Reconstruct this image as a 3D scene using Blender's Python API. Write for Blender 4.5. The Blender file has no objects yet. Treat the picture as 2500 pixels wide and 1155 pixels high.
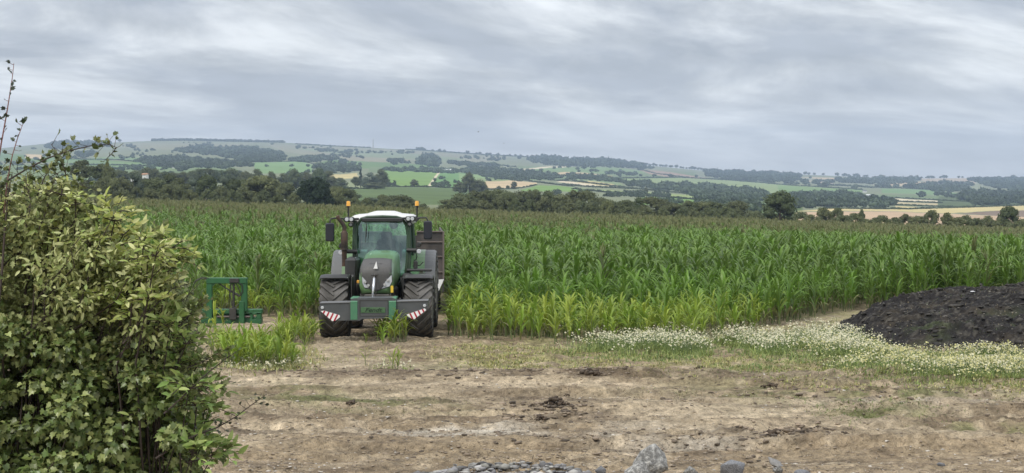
import bpy, math, random
import numpy as np
from mathutils import Vector, Matrix, Euler

# ------------------------------------------------------------------ camera, sky, sun, exposure
SC = bpy.context.scene
COL = SC.collection
F = 4500.0                      # focal length in photo pixels (photo is 2500 wide)
CZ = 3.7
PITCH = math.atan(137.5 / F)
cam_d = bpy.data.cameras.new("camera")
cam_d.sensor_width = 36.0
cam_d.lens = F / 2500 * 36.0
cam_d.clip_start = 0.2
cam_d.clip_end = 20000
cam = bpy.data.objects.new("camera", cam_d)
COL.objects.link(cam)
cam.location = (0, 0, CZ)
cam.rotation_euler = (math.pi / 2 - PITCH, 0, 0)
SC.camera = cam

SUN_EL, SUN_AZ = math.radians(52), math.radians(215)
W = bpy.data.worlds.new("World"); SC.world = W; W.use_nodes = True
nt = W.node_tree; N = nt.nodes; LK = nt.links
for n in list(N): N.remove(n)
def nn(t, **k):
    n = N.new(t)
    for a, b in k.items(): setattr(n, a, b)
    return n
def vm(op, a=None, b=None):
    n = nn('ShaderNodeMath', operation=op)
    for i, v in enumerate((a, b)):
        if v is None: continue
        if isinstance(v, (int, float)): n.inputs[i].default_value = v
        else: LK.new(v, n.inputs[i])
    return n.outputs[0]
tc = nn('ShaderNodeTexCoord'); sep = nn('ShaderNodeSeparateXYZ'); LK.new(tc.outputs['Generated'], sep.inputs[0])
zc = vm('MAXIMUM', sep.outputs[2], 0.0)
den = vm('ADD', zc, 0.17)
px_ = vm('DIVIDE', vm('ADD', sep.outputs[0], vm('MULTIPLY', zc, 2.0)), den)
py_ = vm('DIVIDE', sep.outputs[1], den)
cmb = nn('ShaderNodeCombineXYZ'); LK.new(px_, cmb.inputs[0]); LK.new(py_, cmb.inputs[1])
n1 = nn('ShaderNodeTexNoise'); n1.inputs['Scale'].default_value = 1.15; n1.inputs['Detail'].default_value = 8; n1.inputs['Roughness'].default_value = 0.62
n1.inputs['Distortion'].default_value = 0.5
LK.new(cmb.outputs[0], n1.inputs['Vector'])
ramp = nn('ShaderNodeValToRGB')
ramp.color_ramp.elements[0].position = 0.42; ramp.color_ramp.elements[0].color = (0.350, 0.370, 0.415, 1)
ramp.color_ramp.elements[1].position = 0.60; ramp.color_ramp.elements[1].color = (0.72, 0.735, 0.75, 1)
e = ramp.color_ramp.elements.new(0.5); e.color = (0.470, 0.487, 0.518, 1)
LK.new(n1.outputs[0], ramp.inputs[0])
n2 = nn('ShaderNodeTexNoise'); n2.inputs['Scale'].default_value = 4.6; n2.inputs['Detail'].default_value = 5
LK.new(cmb.outputs[0], n2.inputs['Vector'])
mr = nn('ShaderNodeMapRange'); mr.inputs[1].default_value = 0.3; mr.inputs[2].default_value = 0.7; mr.inputs[3].default_value = 0.88; mr.inputs[4].default_value = 1.12
LK.new(n2.outputs[0], mr.inputs[0])
hz = nn('ShaderNodeMapRange'); hz.inputs[1].default_value = 0.0; hz.inputs[2].default_value = 0.05; hz.inputs[3].default_value = 0.75; hz.inputs[4].default_value = 0.0
LK.new(zc, hz.inputs[0])
mixh = nn('ShaderNodeMixRGB'); LK.new(hz.outputs[0], mixh.inputs[0]); LK.new(ramp.outputs[0], mixh.inputs[1]); mixh.inputs[2].default_value = (0.62, 0.64, 0.66, 1)
mulc = nn('ShaderNodeVectorMath', operation='SCALE'); LK.new(mixh.outputs[0], mulc.inputs[0]); LK.new(mr.outputs[0], mulc.inputs['Scale'])
# brighter cloud overhead, where the sun sits behind the layer
up = nn('ShaderNodeMapRange'); up.inputs[1].default_value = 0.15; up.inputs[2].default_value = 0.9; up.inputs[3].default_value = 1.0; up.inputs[4].default_value = 2.1
LK.new(zc, up.inputs[0])
mul2 = nn('ShaderNodeVectorMath', operation='SCALE'); LK.new(mulc.outputs[0], mul2.inputs[0]); LK.new(up.outputs[0], mul2.inputs['Scale'])
sky = nn('ShaderNodeTexSky', sky_type='NISHITA'); sky.sun_disc = False; sky.sun_elevation = SUN_EL; sky.sun_rotation = SUN_AZ
bg1 = nn('ShaderNodeBackground'); LK.new(sky.outputs[0], bg1.inputs[0]); bg1.inputs[1].default_value = 0.012
bg2 = nn('ShaderNodeBackground'); LK.new(mul2.outputs[0], bg2.inputs[0]); bg2.inputs[1].default_value = 0.86
ad = nn('ShaderNodeAddShader'); LK.new(bg1.outputs[0], ad.inputs[0]); LK.new(bg2.outputs[0], ad.inputs[1])
wo = nn('ShaderNodeOutputWorld'); LK.new(ad.outputs[0], wo.inputs[0])
sun_d = bpy.data.lights.new("sun", 'SUN'); sun_d.energy = 1.4; sun_d.angle = math.radians(14); sun_d.color = (1.0, 0.95, 0.86)
sun = bpy.data.objects.new("sun", sun_d); COL.objects.link(sun)
sd = Vector((math.sin(SUN_AZ) * math.cos(SUN_EL), math.cos(SUN_AZ) * math.cos(SUN_EL), math.sin(SUN_EL)))
sun.rotation_euler = sd.to_track_quat('Z', 'Y').to_euler(); sun.location = (0, 0, 60)
SC.view_settings.view_transform = 'Standard'; SC.view_settings.look = 'None'
SC.view_settings.exposure = 0.5; SC.view_settings.gamma = 1.0
SC.render.engine = 'CYCLES'
cy = SC.cycles
cy.use_denoising = True; cy.max_bounces = 7; cy.diffuse_bounces = 3; cy.glossy_bounces = 3; cy.transmission_bounces = 4
cy.transparent_max_bounces = 12; cy.volume_bounces = 0; cy.caustics_reflective = False; cy.caustics_refractive = False

R = random.Random(7)
RN = np.random.default_rng(7)

# ------------------------------------------------------------------ helpers
def P(px, py, Y):
    """the point at depth Y seen at photo pixel (px, py)"""
    u, v = (px - 1250) / F, (577.5 - py) / F
    c, s = math.cos(PITCH), math.sin(PITCH)
    dy, dz = c + v * s, -s + v * c
    t = Y / dy
    return Vector((t * u, Y, CZ + t * dz))
def G0(px, py):
    """the point on the level yard (z = 0) seen at photo pixel (px, py)"""
    u, v = (px - 1250) / F, (577.5 - py) / F
    c, s = math.cos(PITCH), math.sin(PITCH)
    dy, dz = c + v * s, -s + v * c
    t = -CZ / dz
    return (t * u, t * dy)
def hash2(ix, iy, seed):
    h = (ix.astype(np.int64) * 374761393 + iy.astype(np.int64) * 668265263 + seed * 1274126177) & 0xFFFFFFFF
    h = ((h ^ (h >> 13)) * 1274126177) & 0xFFFFFFFF
    return ((h ^ (h >> 16)) & 0xFFFFFF) / float(0xFFFFFF)
def vnoise(x, y, seed=0):
    x = np.asarray(x, float); y = np.asarray(y, float)
    ix, iy = np.floor(x), np.floor(y); fx, fy = x - ix, y - iy
    fx = fx * fx * (3 - 2 * fx); fy = fy * fy * (3 - 2 * fy)
    a, b = hash2(ix, iy, seed), hash2(ix + 1, iy, seed); c, d = hash2(ix, iy + 1, seed), hash2(ix + 1, iy + 1, seed)
    return (a * (1 - fx) + b * fx) * (1 - fy) + (c * (1 - fx) + d * fx) * fy
def fbm(x, y, o=4, seed=0):
    s, a, t = 0, 0.5, 0
    for k in range(o):
        s = s + a * vnoise(x * 2 ** k, y * 2 ** k, seed + k * 17); t += a; a *= 0.5
    return s / t
def sstep(a, b, x):
    t = np.clip((np.asarray(x, float) - a) / (b - a), 0, 1); return t * t * (3 - 2 * t)
def inpoly(px, py, poly):
    px = np.asarray(px, float); py = np.asarray(py, float)
    r = np.zeros(px.shape, bool); n = len(poly)
    for i in range(n):
        x1, y1 = poly[i]; x2, y2 = poly[(i + 1) % n]
        if y1 == y2: continue
        c = ((y1 > py) != (y2 > py)) & (px < (x2 - x1) * (py - y1) / (y2 - y1) + x1)
        r ^= c
    return r

def link(name, me, parent=None, mats=()):
    o = bpy.data.objects.new(name, me); COL.objects.link(o)
    for m in mats: me.materials.append(m)
    if parent is not None: o.parent = parent
    return o
def arr_mesh(name, verts, faces, colors=None, smooth=False, matidx=None):
    """mesh from numpy arrays; faces is (M,3) or (M,4), or a list of such arrays"""
    me = bpy.data.meshes.new(name)
    fl = faces if isinstance(faces, list) else [faces]
    fl = [np.asarray(f, np.int32) for f in fl if len(f)]
    verts = np.asarray(verts, np.float32)
    me.vertices.add(len(verts)); me.vertices.foreach_set('co', verts.ravel())
    nl = sum(f.size for f in fl); nf = sum(len(f) for f in fl)
    me.loops.add(nl); me.polygons.add(nf)
    me.loops.foreach_set('vertex_index', np.concatenate([f.ravel() for f in fl]))
    tot = np.concatenate([np.full(len(f), f.shape[1], np.int32) for f in fl])
    me.polygons.foreach_set('loop_start', np.concatenate([[0], np.cumsum(tot)[:-1]]).astype(np.int32))
    me.polygons.foreach_set('loop_total', tot)
    if matidx is not None: me.polygons.foreach_set('material_index', np.asarray(matidx, np.int32))
    if smooth: me.polygons.foreach_set('use_smooth', np.ones(nf, bool))
    me.update(calc_edges=True)
    if colors is not None:
        ca = me.color_attributes.new('Col', 'FLOAT_COLOR', 'POINT')
        c = np.ones((len(verts), 4), np.float32); c[:, :3] = colors
        ca.data.foreach_set('color', c.ravel())
    return me
def tag(o, label=None, cat=None, group=None, kind=None):
    if label: o['label'] = label
    if cat: o['category'] = cat
    if group: o['group'] = group
    if kind: o['kind'] = kind
    return o
def empty(name, loc=(0, 0, 0), rz=0):
    o = bpy.data.objects.new(name, None); COL.objects.link(o); o.location = loc; o.rotation_euler = (0, 0, rz)
    o.empty_display_size = 0.3
    return o
def dup(o, loc, rz=0, sc=1.0, name=None):
    r = o.copy(); COL.objects.link(r); r.location = loc; r.rotation_euler = (0, 0, rz)
    r.scale = (sc, sc, sc) if not isinstance(sc, tuple) else sc
    for ch in list(o.children):
        c = ch.copy(); COL.objects.link(c); c.parent = r
    return r

class MB:
    """collects shapes into one mesh"""
    def __init__(s): s.v = []; s.f = []; s.sm = []
    def add(s, v, f, smooth=False):
        b = len(s.v); s.v += [tuple(x) for x in v]; s.f += [tuple(i + b for i in q) for q in f]; s.sm += [smooth] * len(f)
    def box(s, c, size, rot=None, bev=0.0):
        hx, hy, hz = size[0] / 2, size[1] / 2, size[2] / 2
        bev = min(bev, hx * .9, hy * .9, hz * .9)
        c = Vector(c); M = Euler(rot).to_matrix() if rot else Matrix.Identity(3)
        if bev <= 0:
            v = [Vector((sx * hx, sy * hy, sz * hz)) for sx in (-1, 1) for sy in (-1, 1) for sz in (-1, 1)]
            f = [(0, 1, 3, 2), (4, 6, 7, 5), (0, 4, 5, 1), (2, 3, 7, 6), (0, 2, 6, 4), (1, 5, 7, 3)]
            s.add([c + M @ p for p in v], f); return
        v = []; idx = {}
        for sx in (-1, 1):
            for sy in (-1, 1):
                for sz in (-1, 1):
                    for ax in range(3):
                        p = [sx * (hx - bev), sy * (hy - bev), sz * (hz - bev)]
                        p[ax] = (sx * hx, sy * hy, sz * hz)[ax]
                        idx[(sx, sy, sz, ax)] = len(v); v.append(Vector(p))
        f = []
        for ax in range(3):
            o = [k for k in range(3) if k != ax]
            for sg in (-1, 1):
                q = []
                for a, b in ((-1, -1), (1, -1), (1, 1), (-1, 1)):
                    t = [0, 0, 0]; t[ax] = sg; t[o[0]] = a; t[o[1]] = b; q.append(idx[(t[0], t[1], t[2], ax)])
                f.append(tuple(q))
            for a in (-1, 1):
                for b in (-1, 1):
                    t0 = [0, 0, 0]; t0[ax] = -1; t0[o[0]] = a; t0[o[1]] = b
                    t1 = list(t0); t1[ax] = 1
                    f.append((idx[(*t0, o[0])], idx[(*t1, o[0])], idx[(*t1, o[1])], idx[(*t0, o[1])]))
        for sx in (-1, 1):
            for sy in (-1, 1):
                for sz in (-1, 1): f.append(tuple(idx[(sx, sy, sz, k)] for k in range(3)))
        s.add([c + M @ p for p in v], f)
    def tube(s, pts, r, n=8, cap=True, smooth=True):
        pts = [Vector(p) for p in pts]; m = len(pts)
        rr = r if isinstance(r, (list, tuple)) else [r] * m
        rings = []; up = None
        for i, p in enumerate(pts):
            d = (pts[min(i + 1, m - 1)] - pts[max(i - 1, 0)]).normalized()
            if up is None:
                up = Vector((0, 0, 1)) if abs(d.z) < .9 else Vector((1, 0, 0))
            a = d.cross(up).normalized(); b = a.cross(d).normalized(); up = b
            rings.append([p + (a * math.cos(2 * math.pi * k / n) + b * math.sin(2 * math.pi * k / n)) * rr[i] for k in range(n)])
        v = [q for ring in rings for q in ring]; f = []
        for i in range(m - 1):
            for k in range(n): f.append((i * n + k, i * n + (k + 1) % n, (i + 1) * n + (k + 1) % n, (i + 1) * n + k))
        s.add(v, f, smooth)
        if cap:
            s.add(rings[0], [tuple(range(n))]); s.add(rings[-1], [tuple(reversed(range(n)))])
    def prism(s, poly, y0, y1):
        """poly in (x, z), extruded between y0 and y1"""
        n = len(poly); v = [(x, y0, z) for x, z in poly] + [(x, y1, z) for x, z in poly]
        f = [tuple(range(n)), tuple(reversed(range(n, 2 * n)))] + [(i, (i + 1) % n, n + (i + 1) % n, n + i) for i in range(n)]
        s.add(v, f)
    def prism_x(s, poly, x0, x1):
        """poly in (y, z), extruded between x0 and x1"""
        n = len(poly); v = [(x0, y, z) for y, z in poly] + [(x1, y, z) for y, z in poly]
        f = [tuple(range(n)), tuple(reversed(range(n, 2 * n)))] + [(i, (i + 1) % n, n + (i + 1) % n, n + i) for i in range(n)]
        s.add(v, f)
    def loft(s, rings, smooth=True, cap=True, closed=True):
        n = len(rings[0]); v = [q for r_ in rings for q in r_]; f = []
        for i in range(len(rings) - 1):
            for k in range(n if closed else n - 1):
                f.append((i * n + k, i * n + (k + 1) % n, (i + 1) * n + (k + 1) % n, (i + 1) * n + k))
        s.add(v, f, smooth)
        if cap: s.add(rings[0], [tuple(range(n))]); s.add(rings[-1], [tuple(reversed(range(n)))])
    def disc(s, c, r, ax, h, n=20, bev=.15):
        """short round puck with its axis along vector ax"""
        ax = Vector(ax).normalized(); c = Vector(c)
        s.tube([c - ax * h / 2, c + ax * h * .3, c + ax * h / 2], [r, r, r * (1 - bev)], n)
    def build(s, name, mat, parent=None):
        me = bpy.data.meshes.new(name); me.from_pydata(s.v, [], s.f)
        me.polygons.foreach_set('use_smooth', s.sm); me.update()
        import bmesh
        bm = bmesh.new(); bm.from_mesh(me); bmesh.ops.recalc_face_normals(bm, faces=bm.faces); bm.to_mesh(me); bm.free()
        return link(name, me, parent, (mat,))

# ------------------------------------------------------------------ materials
def mat(name, col, rough=0.6, metal=0.0, var=0.0, scale=4.0, bump=0.0, bscale=40.0, trans=0.0, attr=False, rnd=0.0, hue=None, spec=0.5, coat=0.0, col2=None, bdist=0.02, aniso=None, dust=None):
    m = bpy.data.materials.new(name); m.use_nodes = True; t = m.node_tree; n = t.nodes; l = t.links
    b = n['Principled BSDF']; out = n['Material Output']
    b.inputs['Roughness'].default_value = rough; b.inputs['Metallic'].default_value = metal
    b.inputs['Specular IOR Level'].default_value = spec; b.inputs['Coat Weight'].default_value = coat
    tcn = n.new('ShaderNodeTexCoord'); vec = tcn.outputs['Object']
    if aniso:
        mp = n.new('ShaderNodeMapping'); mp.inputs['Scale'].default_value = aniso; l.new(vec, mp.inputs[0]); vec = mp.outputs[0]
    if attr:
        a = n.new('ShaderNodeAttribute'); a.attribute_name = 'Col'; c = a.outputs['Color']
    else:
        r = n.new('ShaderNodeRGB'); r.outputs[0].default_value = (*col, 1); c = r.outputs[0]
    if col2:
        no = n.new('ShaderNodeTexNoise'); no.inputs['Scale'].default_value = scale; no.inputs['Detail'].default_value = 5; l.new(vec, no.inputs['Vector'])
        rp = n.new('ShaderNodeValToRGB'); rp.color_ramp.elements[0].position = 0.42; rp.color_ramp.elements[1].position = 0.62
        l.new(no.outputs[0], rp.inputs[0])
        mx = n.new('ShaderNodeMixRGB'); l.new(rp.outputs[0], mx.inputs[0]); l.new(c, mx.inputs[1]); mx.inputs[2].default_value = (*col2, 1); c = mx.outputs[0]
    if dust:      # pale field dust gathered low on the machine
        gm = n.new('ShaderNodeNewGeometry'); sp = n.new('ShaderNodeSeparateXYZ'); l.new(gm.outputs['Position'], sp.inputs[0])
        m2 = n.new('ShaderNodeMapRange'); m2.inputs[1].default_value = 2.4; m2.inputs[2].default_value = 0.2; m2.inputs[3].default_value = 0.05; m2.inputs[4].default_value = dust
        l.new(sp.outputs[2], m2.inputs[0])
        no = n.new('ShaderNodeTexNoise'); no.inputs['Scale'].default_value = 6; no.inputs['Detail'].default_value = 6; l.new(vec, no.inputs['Vector'])
        mu = n.new('ShaderNodeMath'); mu.operation = 'MULTIPLY'; l.new(m2.outputs[0], mu.inputs[0]); l.new(no.outputs[0], mu.inputs[1])
        mx = n.new('ShaderNodeMixRGB'); l.new(mu.outputs[0], mx.inputs[0]); l.new(c, mx.inputs[1]); mx.inputs[2].default_value = (0.25, 0.225, 0.18, 1); c = mx.outputs[0]
    if var > 0:
        no = n.new('ShaderNodeTexNoise'); no.inputs['Scale'].default_value = scale; no.inputs['Detail'].default_value = 6; l.new(vec, no.inputs['Vector'])
        m3 = n.new('ShaderNodeMapRange'); m3.inputs[1].default_value = 0.3; m3.inputs[2].default_value = 0.7; m3.inputs[3].default_value = 1 - var; m3.inputs[4].default_value = 1 + var
        l.new(no.outputs[0], m3.inputs[0])
        sc_ = n.new('ShaderNodeVectorMath'); sc_.operation = 'SCALE'; l.new(c, sc_.inputs[0]); l.new(m3.outputs[0], sc_.inputs['Scale']); c = sc_.outputs[0]
    if rnd > 0:
        oi = n.new('ShaderNodeObjectInfo')
        m4 = n.new('ShaderNodeMapRange'); m4.inputs[3].default_value = 1 - rnd; m4.inputs[4].default_value = 1 + rnd; l.new(oi.outputs['Random'], m4.inputs[0])
        sc_ = n.new('ShaderNodeVectorMath'); sc_.operation = 'SCALE'; l.new(c, sc_.inputs[0]); l.new(m4.outputs[0], sc_.inputs['Scale']); c = sc_.outputs[0]
        if hue:
            ml = n.new('ShaderNodeMath'); ml.operation = 'MULTIPLY'; ml.inputs[1].default_value = 7.31; l.new(oi.outputs['Random'], ml.inputs[0])
            fr = n.new('ShaderNodeMath'); fr.operation = 'FRACT'; l.new(ml.outputs[0], fr.inputs[0])
            pw = n.new('ShaderNodeMath'); pw.operation = 'MULTIPLY'; pw.inputs[1].default_value = hue[3]; l.new(fr.outputs[0], pw.inputs[0])
            mx = n.new('ShaderNodeMixRGB'); l.new(pw.outputs[0], mx.inputs[0]); l.new(c, mx.inputs[1]); mx.inputs[2].default_value = (*hue[:3], 1); c = mx.outputs[0]
    l.new(c, b.inputs['Base Color'])
    if bump > 0:
        nb = n.new('ShaderNodeTexNoise'); nb.inputs['Scale'].default_value = bscale; nb.inputs['Detail'].default_value = 7; l.new(vec, nb.inputs['Vector'])
        bp = n.new('ShaderNodeBump'); bp.inputs['Strength'].default_value = bump; bp.inputs['Distance'].default_value = bdist; l.new(nb.outputs[0], bp.inputs['Height']); l.new(bp.outputs[0], b.inputs['Normal'])
    if trans > 0:
        tr = n.new('ShaderNodeBsdfTranslucent'); l.new(c, tr.inputs[0])
        ms = n.new('ShaderNodeMixShader'); ms.inputs[0].default_value = trans; l.new(b.outputs[0], ms.inputs[1]); l.new(tr.outputs[0], ms.inputs[2]); l.new(ms.outputs[0], out.inputs[0])
    return m
# ------------------------------------------------------------------ terrain
def tilt(X, Y):
    X = np.asarray(X, float); Y = np.asarray(Y, float)
    b = sstep(48, 130, Y)
    return -0.0130 * np.maximum(Y - 56, 0) * sstep(50, 90, Y) - 0.033 * X * b
def yard(X, Y):
    """small relief of the yard: ruts running across the view, clods"""
    m = sstep(52, 44, Y) * sstep(12, 20, Y)
    w = Y + 0.035 * X + 0.5 * (fbm(X * .18, Y * .05, 2, 3) - .5)
    z = 0.10 * (fbm(X * .25, w * .55, 3, 5) - .5)
    for c, wd, dp in ((34.6, .35, .13), (33.6, .22, .10), (35.4, .25, -.07), (29.6, .25, .10), (28.9, .2, -.06), (27.6, .30, -.09), (31.6, .18, -.07), (32.1, .18, .07), (25.9, .25, .09), (24.6, .3, -.05), (30.6, .16, .06)):
        z = z + dp * np.exp(-((w - c) / wd) ** 2) * (.5 + fbm(X * .35, Y * .1 + c, 3, int(c)))
    z = z + 0.10 * (fbm(X * 1.6, Y * 1.6, 4, 21) - .5) + 0.05 * np.maximum(fbm(X * 4.5, Y * 4.5, 3, 31) - .56, 0) * 3
    rg = 1 - np.abs(fbm(X * 1.9, Y * 2.4, 3, 35) * 2 - 1)          # churned, lumpy ridges
    z = z + .16 * np.maximum(rg - .78, 0) * sstep(.42, .6, fbm(X * .3, Y * .5, 2, 37)) * 2
    for c, sl, k_ in ((28.3, .10, 1), (29.9, .10, 1), (25.2, -.06, 1), (26.9, -.06, 1), (31.5, .02, 1)):   # tyre tracks with bar treads
        d = Y - (c + sl * X + .35 * np.sin(X * .25 + c)); tr_ = np.exp(-(d / .26) ** 4)
        z = z + tr_ * (-.045 + .028 * np.sign(np.sin((X + np.abs(d) * .8) * 2 * math.pi / .34)) * sstep(.3, .55, fbm(X * .3, Y * .3, 2, int(c))))
        z = z + .035 * np.exp(-((np.abs(d) - .36) / .10) ** 2)
    return z * m
def ground_z(X, Y): return tilt(X, Y) + yard(X, Y)
def gz(x, y): return float(ground_z(np.array([x]), np.array([y]))[0])

SOIL = np.array((0.36, 0.28, 0.182)); DARK = np.array((0.115, 0.083, 0.055)); PALE = np.array((0.52, 0.425, 0.295)); CHALK = np.array((0.60, 0.54, 0.44)); GRASSY = np.array((0.17, 0.19, 0.07)); LITTER = np.array((0.33, 0.33, 0.13))
def mixc(c, d, w): return c * (1 - w[..., None]) + d * w[..., None]
def soil_color(X, Y):
    c = np.broadcast_to(SOIL, X.shape + (3,)).copy()
    u = X / np.maximum(Y, 1) * F + 1250; v = 440 + (CZ / np.maximum(Y, 1)) * F
    c = mixc(c, PALE, sstep(.42, .66, fbm(X * .22, Y * .5, 4, 41)) * .8)
    c = mixc(c, DARK, sstep(.55, .72, fbm(X * .5, Y * 1.6, 4, 51)) * .35)
    w = Y + 0.035 * X + .6 * (fbm(X * .25, Y * .05, 2, 3) - .5)
    # darker turned soil along the yard's far edge, and the pale track in front of it
    c = mixc(c, DARK, np.exp(-((w - 34.9) / .75) ** 2) * sstep(7, 2, X) * .95 * sstep(.25, .5, fbm(X * 1.2, Y * 1.2, 3, 61)))
    c = mixc(c, PALE * 1.1, np.exp(-((w - 33.2) / .3) ** 2) * sstep(4.5, 1, X) * .85)
    c = mixc(c, PALE, np.exp(-((w - 29.0) / .35) ** 2) * .5)
    c = mixc(c, DARK * 1.3, np.exp(-((w - 28.6) / .20) ** 2) * sstep(5, 1, X) * .7 * sstep(.3, .55, fbm(X * .7, Y, 3, 62)))
    for (ca, cb, sl, x0, x1) in ((27.1, .09, -.22, 3.2, 5.2), (27.5, .07, -.20, 3.4, 5.6), (32.3, .10, -.25, 3.6, 5.6), (32.8, .09, -.22, 4.2, 6.2), (30.4, .10, .05, -3, 3.), (31.3, .12, -.04, -4, 6.)):
        c = mixc(c, DARK, np.exp(-((Y - ca - sl * (X - x0)) / cb) ** 2) * sstep(x0 - .5, x0, X) * sstep(x1 + .5, x1, X) * .75 * sstep(.3, .5, fbm(X * 1.5, Y * 2, 3, 63)))
    nz = fbm(X * 1.1, Y * 2.0, 4, 71)
    for (cx, cy_, rx, ry, a) in ((1110, 1050, 190, 17, 1.0), (1560, 1058, 150, 22, .5), (1180, 1052, 120, 12, .5), (2150, 990, 110, 9, .75), (2420, 986, 70, 10, .4), (1700, 1100, 190, 25, .35)):
        g = np.exp(-(((u - cx) / rx) ** 2 + ((v - cy_) / ry) ** 2)); c = mixc(c, CHALK, np.clip(g * a * sstep(.36, .6, nz) * (.5 + 1.2 * fbm(X * 4, Y * 4, 3, 73)) * 1.4, 0, 1))
    for (cx, cy_, rx, ry, a) in ((780, 985, 190, 16, .55), (950, 1000, 180, 16, .45), (2130, 1015, 140, 9, .7), (2200, 965, 330, 22, .5), (1850, 960, 260, 34, .3), (700, 960, 130, 18, .4), (2420, 1045, 120, 9, .6), (1150, 890, 200, 22, .25)):
        g = np.exp(-(((u - cx) / rx) ** 2 + ((v - cy_) / ry) ** 2)); c = mixc(c, GRASSY, np.clip(g * a * sstep(.38, .6, fbm(X * 2.5, Y * 2.5, 3, 81)) * 1.5, 0, 1))
    # weedy litter between the yard and the crop
    lit = sstep(34.6, 36.5, Y + .8 * (fbm(X * .5, Y * .5, 3, 91) - .5)) * sstep(-2.6, .2, X)
    c = mixc(c, LITTER, lit * .5 * sstep(.36, .58, fbm(X * 1.6, Y * 2.2, 3, 95)))
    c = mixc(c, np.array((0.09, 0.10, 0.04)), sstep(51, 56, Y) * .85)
    c = mixc(c, DARK * 1.1, sstep(.56, .70, fbm(X * 2.2, Y * 4.5, 4, 97)) * .42)
    c = mixc(c, PALE * 1.15, sstep(.60, .72, fbm(X * 3.4, Y * 3.4, 4, 98)) * .5)
    c = c * (0.62 + 0.76 * fbm(X * 6, Y * 6, 3, 99))[..., None] * (0.72 + 0.56 * fbm(X * 1.3, Y * 5.5, 4, 103))[..., None]
    return c

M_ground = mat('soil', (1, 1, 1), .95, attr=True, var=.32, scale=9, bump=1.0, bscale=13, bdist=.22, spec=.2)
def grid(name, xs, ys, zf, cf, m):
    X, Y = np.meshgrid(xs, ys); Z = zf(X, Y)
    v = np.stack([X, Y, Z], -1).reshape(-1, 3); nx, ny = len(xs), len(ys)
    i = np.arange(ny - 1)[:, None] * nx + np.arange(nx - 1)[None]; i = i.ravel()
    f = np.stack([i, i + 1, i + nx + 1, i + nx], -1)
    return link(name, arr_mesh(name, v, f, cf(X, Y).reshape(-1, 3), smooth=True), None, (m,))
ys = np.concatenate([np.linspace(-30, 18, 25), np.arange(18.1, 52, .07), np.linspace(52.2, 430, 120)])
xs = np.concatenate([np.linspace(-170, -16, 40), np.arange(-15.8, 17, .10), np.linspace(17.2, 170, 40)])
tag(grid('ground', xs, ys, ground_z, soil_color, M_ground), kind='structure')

SKYX = [-700, -300, 0, 120, 280, 370, 440, 600, 690, 850, 910, 1020, 1150, 1270, 1300, 1380, 1420, 1500, 1560, 1700, 1800, 1900, 2000, 2150, 2240, 2360, 2500, 2900, 3300]
SKYY = [385, 372, 362, 350, 348, 344, 343, 346, 348, 358, 361, 367, 376, 382, 384, 386, 388, 394, 402, 415, 421, 424, 428, 434, 436, 435, 437, 440, 440]
def sky_y(px): return np.interp(px, SKYX, SKYY)
def base_y(px): return 533 + .033 * (np.asarray(px, float) - 1250)
D0, D1 = 424.0, 6000.0
def vdepth(px, py):
    s = np.clip((base_y(px) - py) / (base_y(px) - sky_y(px)), 0, 1)
    return D0 * np.exp(math.log(D1 / D0) * s)
def VP(px, py):
    """a point on the valley side, from photo pixel"""
    py = max(py, float(sky_y(px)) + .01)
    return P(px, py, float(vdepth(px, py)))
def Pv(px, py, Y):
    u, v = (px - 1250) / F, (577.5 - py) / F
    c, s = math.cos(PITCH), math.sin(PITCH)
    t = Y / (c + v * s)
    return t * u, Y, CZ + t * (-s + v * c)

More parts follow.
